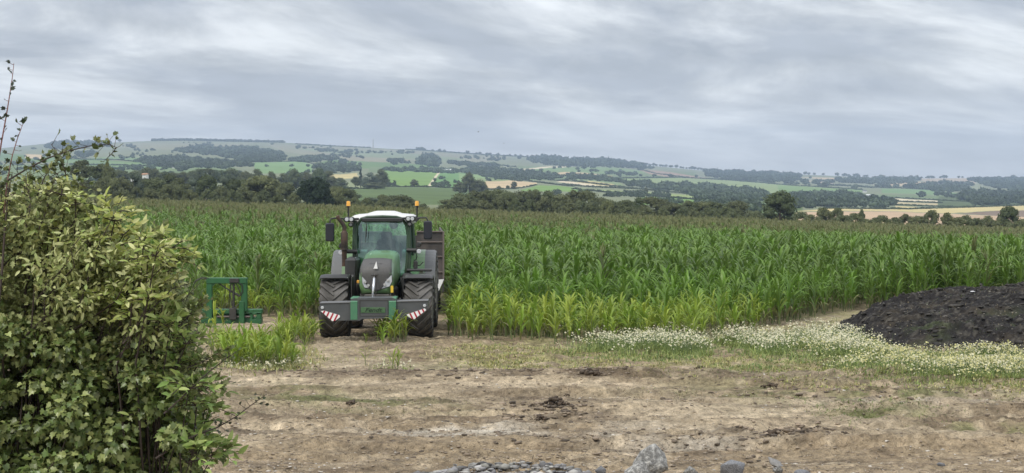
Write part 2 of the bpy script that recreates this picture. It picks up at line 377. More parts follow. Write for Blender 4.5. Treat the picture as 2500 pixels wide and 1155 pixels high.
PAST = (0.125, 0.20, 0.065); LIME = (0.17, 0.275, 0.07); PGREEN = (0.23, 0.29, 0.12); TAN = (0.52, 0.40, 0.235); YEL = (0.50, 0.42, 0.20); CREAM = (0.60, 0.52, 0.36)
MEAD = (0.10, 0.145, 0.05); RED = (0.33, 0.23, 0.16); BRN = (0.20, 0.15, 0.11); GREY = (0.195, 0.215, 0.125); WOODG = (0.05, 0.07, 0.035); MID = (0.15, 0.20, 0.09)
PATCH = [
 (GREY, [(-700, 300), (3300, 300), (3300, 600), (-700, 600)]),
 ((.235, .235, .145), [(280, 350), (620, 350), (560, 362), (400, 366), (270, 358)]),
 ((.245, .24, .155), [(650, 352), (860, 360), (1250, 384), (1180, 396), (900, 392), (700, 372)]),
 ((.20, .24, .13), [(700, 362), (930, 368), (1140, 388), (1100, 396), (860, 380)]),
 ((.27, .25, .16), [(840, 384), (980, 388), (1000, 396), (830, 398)]),
 (MID, [(-700, 400), (560, 402), (620, 440), (-700, 440)]),
 (PAST, [(0, 372), (130, 385), (350, 396), (340, 404), (0, 392)]),
 (TAN, [(60, 376), (100, 378), (110, 390), (62, 386)]),
 ((.17, .25, .11), [(290, 382), (352, 384), (340, 392), (200, 388)]),
 ((.16, .24, .10), [(150, 390), (350, 398), (420, 412), (180, 404)]),
 (PAST, [(768, 400), (813, 390), (1059, 403), (1075, 412), (880, 411)]),
 ((.17, .27, .105), [(617, 397), (734, 394), (765, 403), (760, 422), (628, 424)]),
 (MID, [(900, 408), (1200, 412), (1320, 440), (1190, 445), (900, 420)]),
 ((.22, .25, .13), [(800, 450), (900, 440), (930, 460), (820, 470)]),
 (YEL, [(802, 428), (874, 422), (874, 434), (813, 438)]),
 (LIME, [(937, 415), (1073, 420), (1048, 454), (949, 454)]),
 ((.13, .245, .075), [(1074, 420), (1140, 424), (1130, 458), (1051, 455)]),
 ((.21, .31, .12), [(1120, 424), (1195, 430), (1200, 446), (1120, 440)]),
 (CREAM, [(1069, 421), (1075, 421), (1051, 454), (1044, 454)]),
 (MEAD, [(860, 462), (947, 456), (1112, 459), (1190, 470), (1200, 500), (860, 500)]),
 ((.20, .25, .10), [(1165, 434), (1250, 441), (1200, 446), (1165, 443)]),
 (TAN, [(1186, 443), (1252, 441), (1310, 446), (1312, 451), (1264, 460), (1186, 462)]),
 (MID, [(1264, 405), (1700, 420), (1700, 440), (1264, 440)]),
 (CREAM, [(1264, 414), (1340, 406), (1400, 406), (1290, 417)]),
 ((.17, .25, .10), [(1280, 416), (1345, 409), (1490, 408), (1590, 420), (1536, 427), (1380, 420)]),
 (TAN, [(1326, 424), (1380, 420), (1424, 421), (1497, 430), (1458, 433), (1380, 430)]),
 (RED, [(1553, 413), (1637, 420), (1740, 437), (1790, 443), (1640, 433), (1590, 426)]),
 ((.20, .26, .12), [(1390, 438), (1497, 436), (1530, 455), (1407, 446)]),
 (PGREEN, [(1497, 437), (1662, 434), (1900, 448), (2102, 463), (2106, 472), (1900, 474), (1760, 460), (1676, 456), (1620, 448), (1536, 444)]),
 ((.17, .26, .09), [(1900, 452), (2102, 464), (2106, 472), (1900, 474)]),
 (CREAM, [(1358, 444), (1372, 441), (1500, 454), (1535, 459), (1440, 456)]),
 (YEL, [(1407, 445), (1440, 441), (1535, 457), (1480, 455)]),
 (LIME, [(1270, 466), (1312, 452), (1357, 453), (1400, 458), (1480, 466), (1396, 468)]),
 ((.26, .32, .12), [(1396, 459), (1564, 468), (1700, 478), (1700, 486), (1508, 470)]),
 (LIME, [(1570, 480), (1700, 486), (1720, 500), (1560, 500)]),
 (MEAD, [(1700, 478), (1960, 490), (1960, 530), (1700, 530)]),
 ((.30, .30, .20), [(1740, 430), (1800, 434), (1860, 440), (1780, 438)]),
 ((.26, .27, .18), [(1950, 434), (2110, 433), (2050, 440), (1950, 440)]),
 (TAN, [(1950, 432), (2100, 436), (2010, 438)]),
 ((.40, .33, .24), [(1960, 440), (2000, 442), (2040, 448), (2000, 449)]),
 (TAN, [(2128, 452), (2200, 444), (2276, 444), (2290, 448), (2206, 454)]),
 ((.42, .34, .235), [(2235, 434), (2357, 434), (2388, 449), (2312, 446), (2250, 442)]),
 ((.24, .26, .15), [(2270, 445), (2390, 449), (2420, 462), (2280, 458)]),
 ((.16, .26, .10), [(2150, 460), (2259, 463), (2338, 472), (2332, 477), (2153, 471)]),
 (MID, [(2100, 474), (2350, 478), (2340, 486), (2100, 484)]),
 (CREAM, [(2165, 484), (2296, 491), (2296, 494), (2170, 489)]),
 ((.45, .38, .22), [(2175, 493), (2296, 497), (2296, 502), (2180, 499)]),
 (YEL, [(2184, 503), (2240, 505), (2236, 509), (2190, 509)]),
 ((.09, .12, .05), [(2290, 480), (3300, 480), (3300, 506), (2290, 506)]),
 (YEL, [(1940, 516), (2013, 510), (2220, 511), (2500, 501), (3300, 495), (3300, 520), (2500, 514), (2416, 515), (2318, 521), (2164, 515)]),
 ((.46, .335, .215), [(1940, 518), (2164, 516), (2318, 522), (2444, 528), (3300, 545), (3300, 610), (2108, 560), (1940, 545)]),
 (BRN, [(2340, 521), (2444, 514), (3300, 505), (3300, 535), (2500, 530), (2430, 527)]),
 (TAN, [(-200, 474), (20, 470), (250, 476), (400, 480), (560, 486), (560, 500), (-200, 500)]),
]
nx, nyy = 1500, 330
pxs = np.linspace(-650, 3150, nx); t = np.linspace(0, 1, nyy)
PX = np.broadcast_to(pxs, (nyy, nx)); by, sy = base_y(PX), sky_y(PX)
PY = by + (sy - by) * t[:, None]
Dp = vdepth(PX, PY)
X, Y, Z = Pv(PX, PY, Dp)
wob = 5 * (fbm(PX * .03, PY * .12, 3, 5) - .5); wob2 = 2.2 * (fbm(PX * .05, PY * .1, 3, 9) - .5)
C = np.zeros(PX.shape + (3,))
for col, poly in PATCH:
    C[inpoly(PX + wob, PY + wob2, poly)] = col
C *= 0.97 * (0.86 + .28 * fbm(X * .02, Y * .012, 4, 13))[..., None]
# ground behind the skyline falls away again
Xb, Yb, Zb = X[-1] * 1.12, Y[-1] * 1.12, Z[-1] - 45
X = np.vstack([X, Xb[None]]); Y = np.vstack([Y, Yb[None]]); Z = np.vstack([Z, Zb[None]]); C = np.concatenate([C, C[-1:]], 0)
Z = Z.copy(); Z[0] -= .3
v = np.stack([X, Y, Z], -1).reshape(-1, 3); ny2 = nyy + 1
i = (np.arange(ny2 - 1)[:, None] * nx + np.arange(nx - 1)[None]).ravel()
M_valley = mat('valley_ground', (1, 1, 1), .95, attr=True, var=.10, scale=.02, spec=.1)
tag(link('hills', arr_mesh('hills', v, np.stack([i, i + 1, i + nx + 1, i + nx], -1), C.reshape(-1, 3), smooth=True), None, (M_valley,)), kind='structure')

# ------------------------------------------------------------------ trees
M_bark = mat('bark', (.09, .07, .05), .9, bump=.5)
def fmat(name, col, hue=None, rnd=.2, tr=.25, var=.25, scale=1.2): return mat(name, col, .65, trans=tr, var=var, scale=scale, rnd=rnd, hue=hue, spec=.3)
M_leafA = fmat('broadleaf_foliage', (.075, .105, .040), (.13, .13, .06, .6))
M_leafB = fmat('olive_foliage', (.14, .155, .065), (.09, .12, .05, .6))
M_leafD = fmat('dark_foliage', (.020, .042, .016), rnd=.1)
M_leafG = fmat('greyleaf_foliage', (.10, .13, .085), rnd=.15)
M_far = mat('far_foliage', (.066, .092, .050), .7, trans=.1, var=.4, scale=.03, rnd=.15, spec=.2)
def ico(n):
    import bmesh
    bm = bmesh.new(); bmesh.ops.create_icosphere(bm, subdivisions=n, radius=1)
    v = np.array([q.co[:] for q in bm.verts]); f = np.array([[a.index for a in q.verts] for q in bm.faces]); bm.free(); return v, f
ICO1, ICO2, ICO3 = ico(1), ico(2), ico(3)
def lump(v, seed, a=.3):
    n = fbm(v[:, 0] * 1.7 + seed, v[:, 1] * 1.7 + v[:, 2] * 2.3, 3, seed) - .5
    return v * (1 + a * 2 * n)[:, None]
def crown_mesh(name, rng, h=10., w=8., base=1.2, blobs=18, leaves=110, ls=.28, shape='round'):
    """a crown of many leaf clumps spread through uneven boughs; unit metres, base on z=0"""
    V = []; T = []; Q = []; nv = 0
    cs = []
    for k in range(blobs):
        th = rng.random() * 6.283; zz = rng.random() ** .8; 
        if shape == 'cone': rad = (1 - zz) * .85; r_b = .13 + .16 * (1 - zz)
        elif shape == 'tall': rad = .75 * math.sqrt(max(0, 1 - (2 * zz - 1) ** 2 * .8)); r_b = rng.uniform(.22, .34)
        else: rad = .72 * math.sqrt(max(0, 1 - (1.55 * zz - .55) ** 2)) ; r_b = rng.uniform(.24, .38)
        rr = rad * math.sqrt(rng.random() * .7 + .3)
        cs.append((rr * math.cos(th) * w / 2, rr * math.sin(th) * w / 2, base + (h - base) * (.10 + .80 * zz), r_b * min(w, h) / 2 * (1.1 if shape != 'cone' else .9)))
    for (cx, cy_, cz, r) in cs:
        v, f = ICO1; v = lump(v, rng.integers(1000), .25) * r * .72 * np.array((1.15, 1.15, .85)) + (cx, cy_, cz)
        V.append(v); T.append(f + nv); nv += len(v)
        m = leaves
        d = rng.normal(size=(m, 3)); d /= np.linalg.norm(d, axis=1)[:, None]; d[:, 2] = np.where(d[:, 2] < -.4, -d[:, 2], d[:, 2])
        p = np.array((cx, cy_, cz)) + d * np.array((1.2, 1.2, .9)) * (r * (.68 + .42 * rng.random(m)))[:, None]
        nrm = d + rng.normal(size=(m, 3)) * .55 + np.array((0, 0, .25)); nrm /= np.linalg.norm(nrm, axis=1)[:, None]
        a = np.cross(nrm, rng.normal(size=(m, 3))); a /= np.linalg.norm(a, axis=1)[:, None]; b = np.cross(nrm, a)
        s = ls * (.5 + rng.random(m))[:, None]
        q = np.stack([p - a * s, p - b * s * .55, p + a * s, p + b * s * .6], 1).reshape(-1, 3)
        V.append(q); Q.append(np.arange(m * 4).reshape(m, 4) + nv); nv += m * 4
    return arr_mesh(name, np.concatenate(V), [np.concatenate(T), np.concatenate(Q)])
def trunk_mesh(name, rng, h, r):
    mb = MB(); mb.tube([(0, 0, -.6), (.05 * h * .1, 0, h * .2), (.02 * h, .01 * h, h * .45), (0, .02 * h, h * .75)], [r * 1.3, r, r * .7, r * .2], 8)
    for k in range(5):
        a = rng.random() * 6.283; z0 = h * rng.uniform(.22, .5); L = h * .3
        mb.tube([(0, 0, z0), (math.cos(a) * L * .5, math.sin(a) * L * .5, z0 + L * .5), (math.cos(a) * L, math.sin(a) * L, z0 + L * .85)], [r * .5, r * .3, r * .1], 6)
    o = mb.build(name, M_bark); me = o.data; bpy.data.objects.remove(o); return me
TREES = {}
def proto(key, n, m, **k):
    for j in range(n):
        rng = np.random.default_rng(100 + len(TREES) * 11 + j)
        me = crown_mesh('crown', rng, **k); me.materials.append(m)
        tm = trunk_mesh('trunk', rng, k.get('h', 10), k.get('h', 10) * .028)
        TREES.setdefault(key, []).append((me, tm, k.get('h', 10), k.get('w', 8)))
proto('oak', 3, M_leafA, h=10, w=10, base=1.0, blobs=26, leaves=110, ls=.30)
proto('olive', 3, M_leafB, h=10, w=10, base=.6, blobs=24, leaves=110, ls=.30)
proto('dark', 1, M_leafD, h=10, w=11.5, base=.2, blobs=38, leaves=170, ls=.26)
proto('tall', 2, M_leafA, h=10, w=6.5, base=1.0, blobs=22, leaves=110, ls=.28, shape='tall')
proto('grey', 1, M_leafG, h=10, w=10, base=.6, blobs=24, leaves=110, ls=.28)
proto('cone', 1, M_leafD, h=10, w=4.6, base=.3, blobs=26, leaves=70, ls=.25, shape='cone')
proto('bush', 3, M_leafB, h=5, w=8, base=.05, blobs=22, leaves=100, ls=.20)
def tree(kind, px, top, D, width_px=None, base=None, label='', group=None, name='tree', zbase=None):
    """a tree standing at depth D whose top is seen at photo pixel (px, top)"""
    pt = P(px, top, D)
    if zbase is None:
        zb = gz(pt.x, D) if D < 428 else P(px, base if base else float(base_y(px)) , D).z
    else: zb = zbase
    me, tm, h, w = R.choice(TREES[kind]); H = max(pt.z - zb, 1.0)
    s = H / h; sw = (width_px / F * D) / w if width_px else s
    o = empty(name, (pt.x, D, zb), R.random() * 6.28)
    o.scale = (sw, sw, s)
    link_c = bpy.data.objects.new('crown', me); COL.objects.link(link_c); link_c.parent = o
    if kind != 'bush' : 
        tt = bpy.data.objects.new('trunk', tm); COL.objects.link(tt); tt.parent = o
    tag(o, label, 'tree' if name != 'bush' else 'bush', group)
    return o
def valley_z(px, D):
    """height of the valley floor at column px and depth D"""
    lo = math.log(D / D0) / math.log(D1 / D0); py = base_y(px) - lo * (base_y(px) - sky_y(px))
    return P(px, float(py), D).z, float(py)
# tree belt beyond the maize
TOPX = [-300, 170, 215, 260, 300, 400, 500, 560, 640, 700, 760, 830, 900, 960, 1010, 1030, 1066, 1080, 1130, 1180, 1250, 1330, 1400, 1500, 1560, 1590, 1640, 1700, 1790, 1850]
TOPY = [400, 398, 396, 402, 424, 432, 432, 434, 446, 440, 450, 458, 474, 480, 488, 494, 494, 490, 474, 464, 466, 462, 464, 478, 486, 478, 492, 490, 490, 512]
GB = 'trees and bushes of the belt beyond the maize'
LB = {'L': 'bushy green tree in the belt beyond the maize, left of the tractor', 'R': 'brownish green tree in the belt beyond the maize, right of the tractor'}
px = 262.
while px < 1850:
    side = 'L' if px < 1010 else 'R'
    if not (1020 < px < 1072) and not (728 < px < 805):
        top = float(np.interp(px, TOPX, TOPY)) + R.uniform(-4, 10)
        tree(R.choice(['oak', 'olive', 'olive', 'oak', 'grey'] if side == 'L' else ['olive', 'oak', 'olive']), px, top, R.uniform(370, 415), R.uniform(50, 85), label=LB[side], group=GB)
    px += R.uniform(24, 38)
px = 180.
while px < 1850:
    side = 'L' if px < 1010 else 'R'
    if not (1028 < px < 1066) and not (725 < px < 805):
        t0_ = float(np.interp(px, TOPX, TOPY)); b0 = 500 + .033 * (px - 1000)
        top = t0_ + (b0 - t0_) * R.uniform(.40, .68)
        tree('bush', px, top, R.uniform(335, 360), R.uniform(45, 75), name='bush', label='low bush at the foot of the tree belt, %s of the tractor' % ('left' if side == 'L' else 'right'), group='low bushes at the foot of the belt')
    px += R.uniform(26, 44)
tree('tall', 196, 390, 410, 62, label='tall dark tree at the left end of the belt, beside the hedge', name='tree')
tree('tall', 243, 396, 400, 60, label='tall round-topped tree second from the hedge in the belt', name='tree')
tree('dark', 767, 434, 345, 100, label='dense near-black rounded tree behind the left beacon of the tractor')
tree('olive', 640, 428, 380, 120, label='broad pale olive willow standing left of the near-black tree')
tree('oak', 985, 478, 350, 60, label='dark low tree directly behind the right beacon of the tractor')
tree('oak', 1903, 470, 345, 96, label='solitary broad round oak at the right edge of the maize')
tree('oak', 2462, 506, 322, 62, label='small open-crowned tree at the far right beside the stubble field')
for (px, top, D, w) in ((1960, 528, 330, 90), (2010, 518, 340, 60), (2045, 519, 345, 50), (2090, 531, 330, 70), (2103, 522, 335, 26), (2150, 536, 325, 70), (2215, 533, 325, 60), (2275, 524, 330, 60), (2310, 530, 330, 50), (2360, 536, 320, 60), (2410, 538, 320, 60), (2445, 542, 320, 60), (2500, 546, 318, 60), (1840, 524, 325, 60), (1985, 534, 322, 70), (2060, 536, 320, 80), (2130, 540, 318, 80), (2180, 541, 318, 70), (2245, 538, 316, 80), (2335, 541, 316, 80), (2385, 543, 315, 70), (2430, 545, 315, 70), (2520, 540, 315, 90), (2480, 549, 312, 70), (1790, 520, 325, 70)):
    if px > 1950: top -= 9
    tree('bush', px, top, D, w, name='bush', label='low hedgerow bush between the maize and the pink-tan stubble field', group='hedgerow bushes before the stubble field')
# middle-distance trees on the valley floor
def vtree(kind, px, top, base, w, label, group=None, name='tree'):
    D = float(vdepth(px, base)); zb = P(px, base, D).z
    return tree(kind, px, top, D, w, zbase=zb - .3, label=label, group=group, name=name)
G2 = 'trees of the second belt in the valley'
px = 270.
while px < 600:
    vtree(R.choice(['oak', 'olive', 'tall']), px, R.uniform(409, 424), 462, R.uniform(34, 52), 'hazy tree of the second belt between the hedge and the pale willow', G2); px += R.uniform(16, 26)
for a in ((718, 416, 52), (745, 421, 40), (690, 424, 36), (660, 420, 34), (625, 414, 40), (600, 420, 36), (800, 420, 56), (780, 412, 46), (640, 430, 40), (830, 436, 40)):
    vtree('oak', a[0], a[1], 466, a[2], 'dark tree behind and around the near-black tree left of the tractor', 'trees grouped behind the near-black tree')
vtree('cone', 880, 409, 458, 18, 'slim dark conifer standing above the grey-leaved trees')
vtree('grey', 903, 422, 460, 48, 'pale grey-leaved tree right of the slim conifer')
vtree('oak', 930, 416, 460, 40, 'dark tree at the left corner of the bright green field')
vtree('olive', 918, 444, 462, 60, 'low wide tree below the grey-leaved tree')
vtree('oak', 868, 432, 458, 30, 'dark tree just left of the slim conifer')
vtree('oak', 1011, 439, 455, 24, 'small round tree standing at the foot of the bright green field')
for a in ((950, 438, 18), (962, 440, 14), (1066, 452, 10)):
    vtree('grey', a[0], a[1], 455, a[2], 'small hedge tree along the foot of the bright green field', 'small trees along the bright green field')
vtree('oak', 1146, 425, 474, 44, 'tall dark tree of the clump at the corner of the tan field')
vtree('oak', 1168, 440, 476, 46, 'broad dark tree on the right of the clump by the tan field')
vtree('oak', 1122, 446, 472, 36, 'low dark tree on the left of the clump by the tan field')
vtree('oak', 1255, 444, 462, 18, 'pointed dark tree before the tan field')
vtree('oak', 1240, 453, 462, 12, 'small bush-like tree left of the pointed tree before the tan field')
vtree('oak', 1217, 454, 464, 14, 'little round tree at the lower edge of the tan field')
vtree('oak', 1577, 458, 474, 11, 'single dark tree in the thin green strip right of centre')
def blob_mesh(seed, quads=26):
    rng = np.random.default_rng(seed); V = []; T = []; Q = []; nv = 0
    for k in range(5):
        v, f = ICO1; c = rng.normal(size=3) * np.array((.42, .42, .24)); c[2] = abs(c[2])
        v = lump(v, int(rng.integers(900)), .3) * rng.uniform(.45, .7) * np.array((1, 1, .85)) + c + (0, 0, .45)
        V.append(v); T.append(f + nv); nv += len(v)
    m = quads * 3; d = rng.normal(size=(m, 3)); d /= np.linalg.norm(d, axis=1)[:, None]; d[:, 2] = abs(d[:, 2])
    p = d * np.array((1, 1, .9)) * rng.uniform(.7, 1.1, m)[:, None] + (0, 0, .4)
    a = rng.normal(size=(m, 3)) * .16; b = rng.normal(size=(m, 3)) * .16
    V.append(np.stack([p - a, p - b, p + a, p + b], 1).reshape(-1, 3)); Q.append(np.arange(m * 4).reshape(m, 4) + nv)
    V = np.concatenate(V); V[:, 2] /= 1.45
    return V, np.concatenate(T), Q[0]
BL = [blob_mesh(s) for s in range(6)]
def wood(name, pts, hts, label, cat=None, kind=None, m=None, group=None, aspect=1.15):
    V = []; T = []; Q = []; nv = 0; rng = np.random.default_rng(len(pts) + abs(int(pts[0][0])))
    for (p, h) in zip(pts, hts):
        v, t_, q = BL[int(rng.integers(6))]; a = rng.random() * 6.28; c, s = math.cos(a), math.sin(a)
        w = h * aspect * .5 * rng.uniform(.8, 1.25)
        x = (v[:, 0] * c - v[:, 1] * s) * w; y = (v[:, 0] * s + v[:, 1] * c) * w; z = v[:, 2] * h - h * .08
        V.append(np.stack([x + p[0], y + p[1], z + p[2]], 1)); T.append(t_ + nv); Q.append(q + nv); nv += len(v)
    o = link(name, arr_mesh(name, np.concatenate(V), [np.concatenate(T), np.concatenate(Q)]), None, (m or M_far,))
    return tag(o, label, cat, group, kind)
WOODS = [
 ('small wood high on the far left hillside', [(104, 360), (129, 350), (269, 350), (269, 358), (168, 366)], 9),
 ('dark wood on the far left hillside below the skyline', [(182, 376), (232, 374), (238, 382), (196, 386)], 10),
 ('large dark wood under the skyline plantation', [(414, 370), (482, 362), (616, 365), (694, 380), (694, 393), (588, 396), (532, 382)], 11),
 ('long wood on the lower left hillside', [(336, 387), (437, 386), (602, 400), (616, 408), (434, 416), (336, 398)], 11),
 ('hazy thicket right of the long wood', [(600, 376), (670, 374), (692, 386), (684, 394), (600, 396)], 11),
 ('low strip of wood left of the mast', [(698, 391), (751, 386), (796, 385), (841, 390), (751, 399)], 10),
 ('scrub on the hillside below the mast', [(770, 366), (810, 366), (820, 370), (780, 372)], 7),
 ('rounded copse above the pale yellow field', [(774, 412), (813, 408), (877, 412), (880, 420), (774, 424)], 14),
 ('copse below the mast on the hillside', [(936, 392), (1003, 398), (964, 403)], 10),
 ('tall dark copse above the greenhouse', [(1014, 396), (1040, 388), (1059, 390), (1076, 402), (1062, 410), (1030, 404)], 15),
 ('thin wood along the top of the bright green field', [(930, 412), (1190, 420), (1200, 426), (1090, 423), (935, 416)], 10),
 ('wood on the lower slope above the tan field', [(1130, 412), (1250, 416), (1380, 434), (1260, 444), (1180, 432)], 9),
 ('scattered wood right of the greenhouse', [(1090, 398), (1200, 402), (1250, 408), (1100, 405)], 9),
 ('big dark wood on the rounded hilltop', [(1292, 384), (1304, 385), (1390, 388), (1508, 396), (1581, 410), (1572, 414), (1508, 409), (1362, 406), (1292, 396)], 11),
 ('wood in the middle of the patchwork fields', [(1374, 431), (1446, 431), (1530, 446), (1536, 450), (1452, 443)], 11),
 ('long wood below the large pale green field', [(1530, 448), (1648, 456), (1760, 463), (1872, 474), (1870, 492), (1704, 489), (1676, 472), (1536, 454)], 15),
 ('wood on the hill above the large pale green field', [(1718, 420), (1900, 424), (1900, 446), (1802, 440), (1732, 434)], 9),
 ('dark wood on the far skyline right of centre', [(1800, 424), (1920, 428), (1957, 431), (1945, 444), (1900, 446)], 9),
 ('broad wood on the far right hillside', [(2038, 440), (2105, 436), (2220, 438), (2248, 440), (2237, 447), (2133, 451), (2052, 448)], 10),
 ('dark wood on the extreme right skyline', [(2360, 438), (2500, 440), (2900, 445), (2900, 464), (2500, 464), (2416, 456)], 10),
 ('wood before the extreme right skyline', [(2203, 458), (2290, 455), (2360, 461), (2385, 470), (2220, 463)], 11),
 ('dark wood in the valley at the far right', [(2326, 480), (2388, 474), (2500, 478), (2900, 480), (2900, 500), (2500, 500), (2388, 503)], 17),
 ('wood behind the solitary oak', [(1930, 484), (2052, 480), (2150, 492), (2183, 505), (2010, 508), (1940, 510)], 19),
 ('dark thicket left of the solitary oak', [(1700, 500), (1850, 500), (1860, 520), (1700, 512)], 20),
 ('hedge wood under the large pale green field', [(1900, 476), (2110, 475), (2110, 480), (1900, 484)], 9),
 ('scrubby wood behind the right half of the belt', [(1560, 490), (1640, 492), (1690, 498), (1600, 500)], 12),
]
for lab, poly, hpx in WOODS:
    xs_ = [a for a, b in poly]; ys_ = [b for a, b in poly]; pts = []; hts = []
    x0, x1, y0, y1 = min(xs_), max(xs_), min(ys_), max(ys_)
    yy = y0
    while yy <= y1:
        xx = x0 + R.random() * hpx
        while xx < x1:
            a, b = xx + R.uniform(-2, 2), yy + R.uniform(-1, 1)
            if bool(inpoly(np.array([a + 14 * (float(fbm(np.array([a * .06]), np.array([b * .2]), 2, 5)[0]) - .5)]), np.array([b + 9 * (float(fbm(np.array([a * .04]), np.array([b * .1]), 3, 7)[0]) - .5)]), poly)[0]) and b > sky_y(a) and R.random() < .93:
                p = VP(a, b); pts.append(p); hts.append(hpx * R.uniform(.75, 1.25) / F * p.y)
            xx += hpx * .62
        yy += max(1.5, hpx * .22)
    if pts: wood('wood', pts, hts, lab, 'wood', 'stuff')
# loose scatter of trees and scrub over the hillsides
pts = []; hts = []
for k in range(16000):
    a, b = R.uniform(-300, 2800), R.uniform(345, 500); sy_ = float(sky_y(a))
    if b < sy_ + 5 or b > 478 + .02 * (a - 1250): continue
    nz_ = float(fbm(np.array([a * .012]), np.array([b * .075]), 4, 611)[0])
    if nz_ < .605 or any(bool(inpoly(np.array([a]), np.array([b]), pl_)[0]) for c_, pl_ in PATCH[1:] if c_ in (LIME, TAN, YEL, CREAM, PGREEN, MEAD)): continue
    p = VP(a, b); pts.append(p); hts.append(np.interp(b, [345, 400, 480], [6, 8, 12]) * R.uniform(.5, 1.1) / F * p.y)
    if len(pts) > 1500: break
wood('hillside_trees', pts, hts, 'loose hazy scatter of trees and scrub over the distant hillsides', 'trees', 'stuff')
# skyline plantation and single skyline trees
pts = []; hts = []
for a, b in ((372, 616), (622, 692)):
    x = a
    while x < b: p = VP(x, sky_y(x) + .6); pts.append(p); hts.append(R.uniform(5, 8) / F * p.y); x += 3.4
wood('wood', pts, hts, 'dark plantation strip along the highest part of the skyline', 'wood', 'stuff')
pv, pt_, pq = BL[1]
def single_tree(seed):
    v, t_, q = BL[seed]; v = v.copy(); v[:, 2] = v[:, 2] * .85 + .15; v[:, :2] *= .55
    tb = MB(); tb.tube([(0, 0, -.1), (0, 0, .5)], [.05, .035], 5)
    tv = np.array(tb.v); tq = np.array([f for f in tb.f if len(f) == 4]) + len(v)
    me = arr_mesh('tree', np.concatenate([v, tv]), [t_, q, tq]); me.materials.append(M_far); return me
ST = [single_tree(k) for k in range(5)]
def far_tree(px, base, hpx, label, group):
    base = max(base, float(sky_y(px)) + .3); p = VP(px, base)
    o = bpy.data.objects.new('tree', R.choice(ST)); COL.objects.link(o); h = hpx / F * p.y
    o.location = p; o.scale = (h, h, h); o.rotation_euler = (0, 0, R.random() * 6); tag(o, label, 'tree', group)
sk = [162, 292, 1020, 1030, 1036, 1056, 1073, 1085, 1142, 1164, 1172, 1190, 1196, 1216, 1245, 1258, 1271, 1288, 1433, 1485, 1494, 1500, 1508, 1512, 1524, 1530, 1538, 1545, 1552, 1560, 1566, 1572, 1578, 1586, 1596, 1602, 1612, 1618, 1626, 1636, 1640, 1651, 1662, 1668, 1676, 1689, 1696, 1705, 1712, 1720, 1780, 1790, 1812, 1829, 1842, 1966, 1975, 1988, 2010, 2044, 2058, 2064, 2072, 2086, 2094, 2110, 2116, 2250, 2264, 2268, 2275, 2279, 2296, 2304, 2309, 2340, 2350]
for x in sk: far_tree(x, 0, R.uniform(5, 9) * (1.15 if 1430 < x < 1520 else 1), 'tiny tree standing on the skyline of the hills', 'trees along the skyline')
mid = [(650, 408, 7), (713, 408, 8), (1388, 411, 9), (1410, 416, 9), (1427, 414, 12), (1449, 412, 10), (1455, 421, 9), (1443, 421, 9), (1480, 425, 8), (1487, 426, 8), (1501, 427, 9), (1514, 428, 8), (1536, 430, 9), (1564, 432, 8), (1596, 433, 8), (1637, 433, 9), (1641, 434, 8), (1322, 419, 8), (1338, 424, 8), (1298, 424, 9), (1310, 430, 9), (1286, 430, 10), (1262, 428, 10), (1276, 436, 8), (1860, 441, 8), (2010, 444, 6), (2207, 459, 9), (2296, 446, 5), (2308, 446, 5), (2318, 446, 5), (2336, 447, 5), (2345, 447, 5), (1700, 434, 8), (1762, 441, 8), (1808, 444, 6), (1845, 444, 7), (1240, 420, 9), (1228, 428, 9), (1350, 440, 9), (1330, 436, 8), (1318, 442, 8)]
for x, b, h in mid: far_tree(x, b, h, 'small hazy tree among the patchwork fields of the hillside', 'trees among the hillside fields')
# hedgerows between the fields
HED = [
 ('hedgerow along the lower edge of the bright green field', [(940, 456), (1050, 457), (1195, 463)], 3.5),
 ('hedgerow along the top of the bright green field', [(930, 414), (1080, 421)], 4),
 ('hedgerow running down right of the tan field', [(1186, 432), (1260, 438), (1330, 448), (1400, 456)], 3.5),
 ('hedgerow under the tan field', [(1190, 464), (1262, 461), (1312, 452)], 3),
 ('hedgerow over the wedge-shaped stubble field', [(1340, 440), (1410, 444), (1540, 460), (1640, 470)], 3.5),
 ('hedgerow between the wedge field and the yellow strip', [(1372, 451), (1440, 457), (1560, 462), (1700, 476), (1760, 482)], 4),
 ('thick hedgerow under the bright strip', [(1400, 462), (1500, 472), (1600, 480), (1700, 488)], 4.5),
 ('hedgerow along the top of the large pale green field', [(1400, 437), (1500, 436), (1662, 434), (1790, 441), (1918, 452), (2106, 464)], 3),
 ('hedgerow beneath the reddish field', [(1560, 414), (1600, 424), (1680, 434)], 2.5),
 ('hedgerow across the dark meadow behind the tractor', [(806, 462), (940, 460)], 4),
 ('hedgerow over the cream strips at the right', [(2160, 483), (2230, 486), (2300, 490), (2400, 494)], 3),
 ('hedgerow between the cream strips at the right', [(2170, 492), (2240, 494), (2300, 496)], 3),
 ('lowest hedgerow between the strips at the right', [(2178, 501), (2240, 503), (2330, 506)], 3.5),
 ('long hedgerow behind the yellow field at the right', [(2010, 509), (2100, 510), (2220, 511), (2360, 507), (2560, 500)], 4),
 ('hedgerow across the far right hillside', [(2000, 452), (2080, 455), (2130, 459)], 4),
 ('hedgerow above the green field at the far right', [(2110, 458), (2200, 460), (2290, 465)], 3),
 ('hedgerow on the skyline left of the mast', [(720, 352), (760, 354), (850, 359), (905, 361)], 2.5),
 ('hedgerow on the skyline right of the mast', [(990, 365), (1100, 372), (1180, 378), (1290, 384)], 2.5),
 ('hedgerow crossing the slope above the greenhouse', [(1120, 398), (1200, 402), (1260, 408)], 2.5),
 ('hedgerow above the pasture on the left hillside', [(620, 396), (740, 394), (770, 402)], 2),
 ('hedgerow down the left hillside pasture', [(180, 389), (290, 391), (350, 397)], 2.5),
 ('hedgerow crossing the hazy left pasture', [(170, 402), (300, 404), (420, 408)], 3),
]
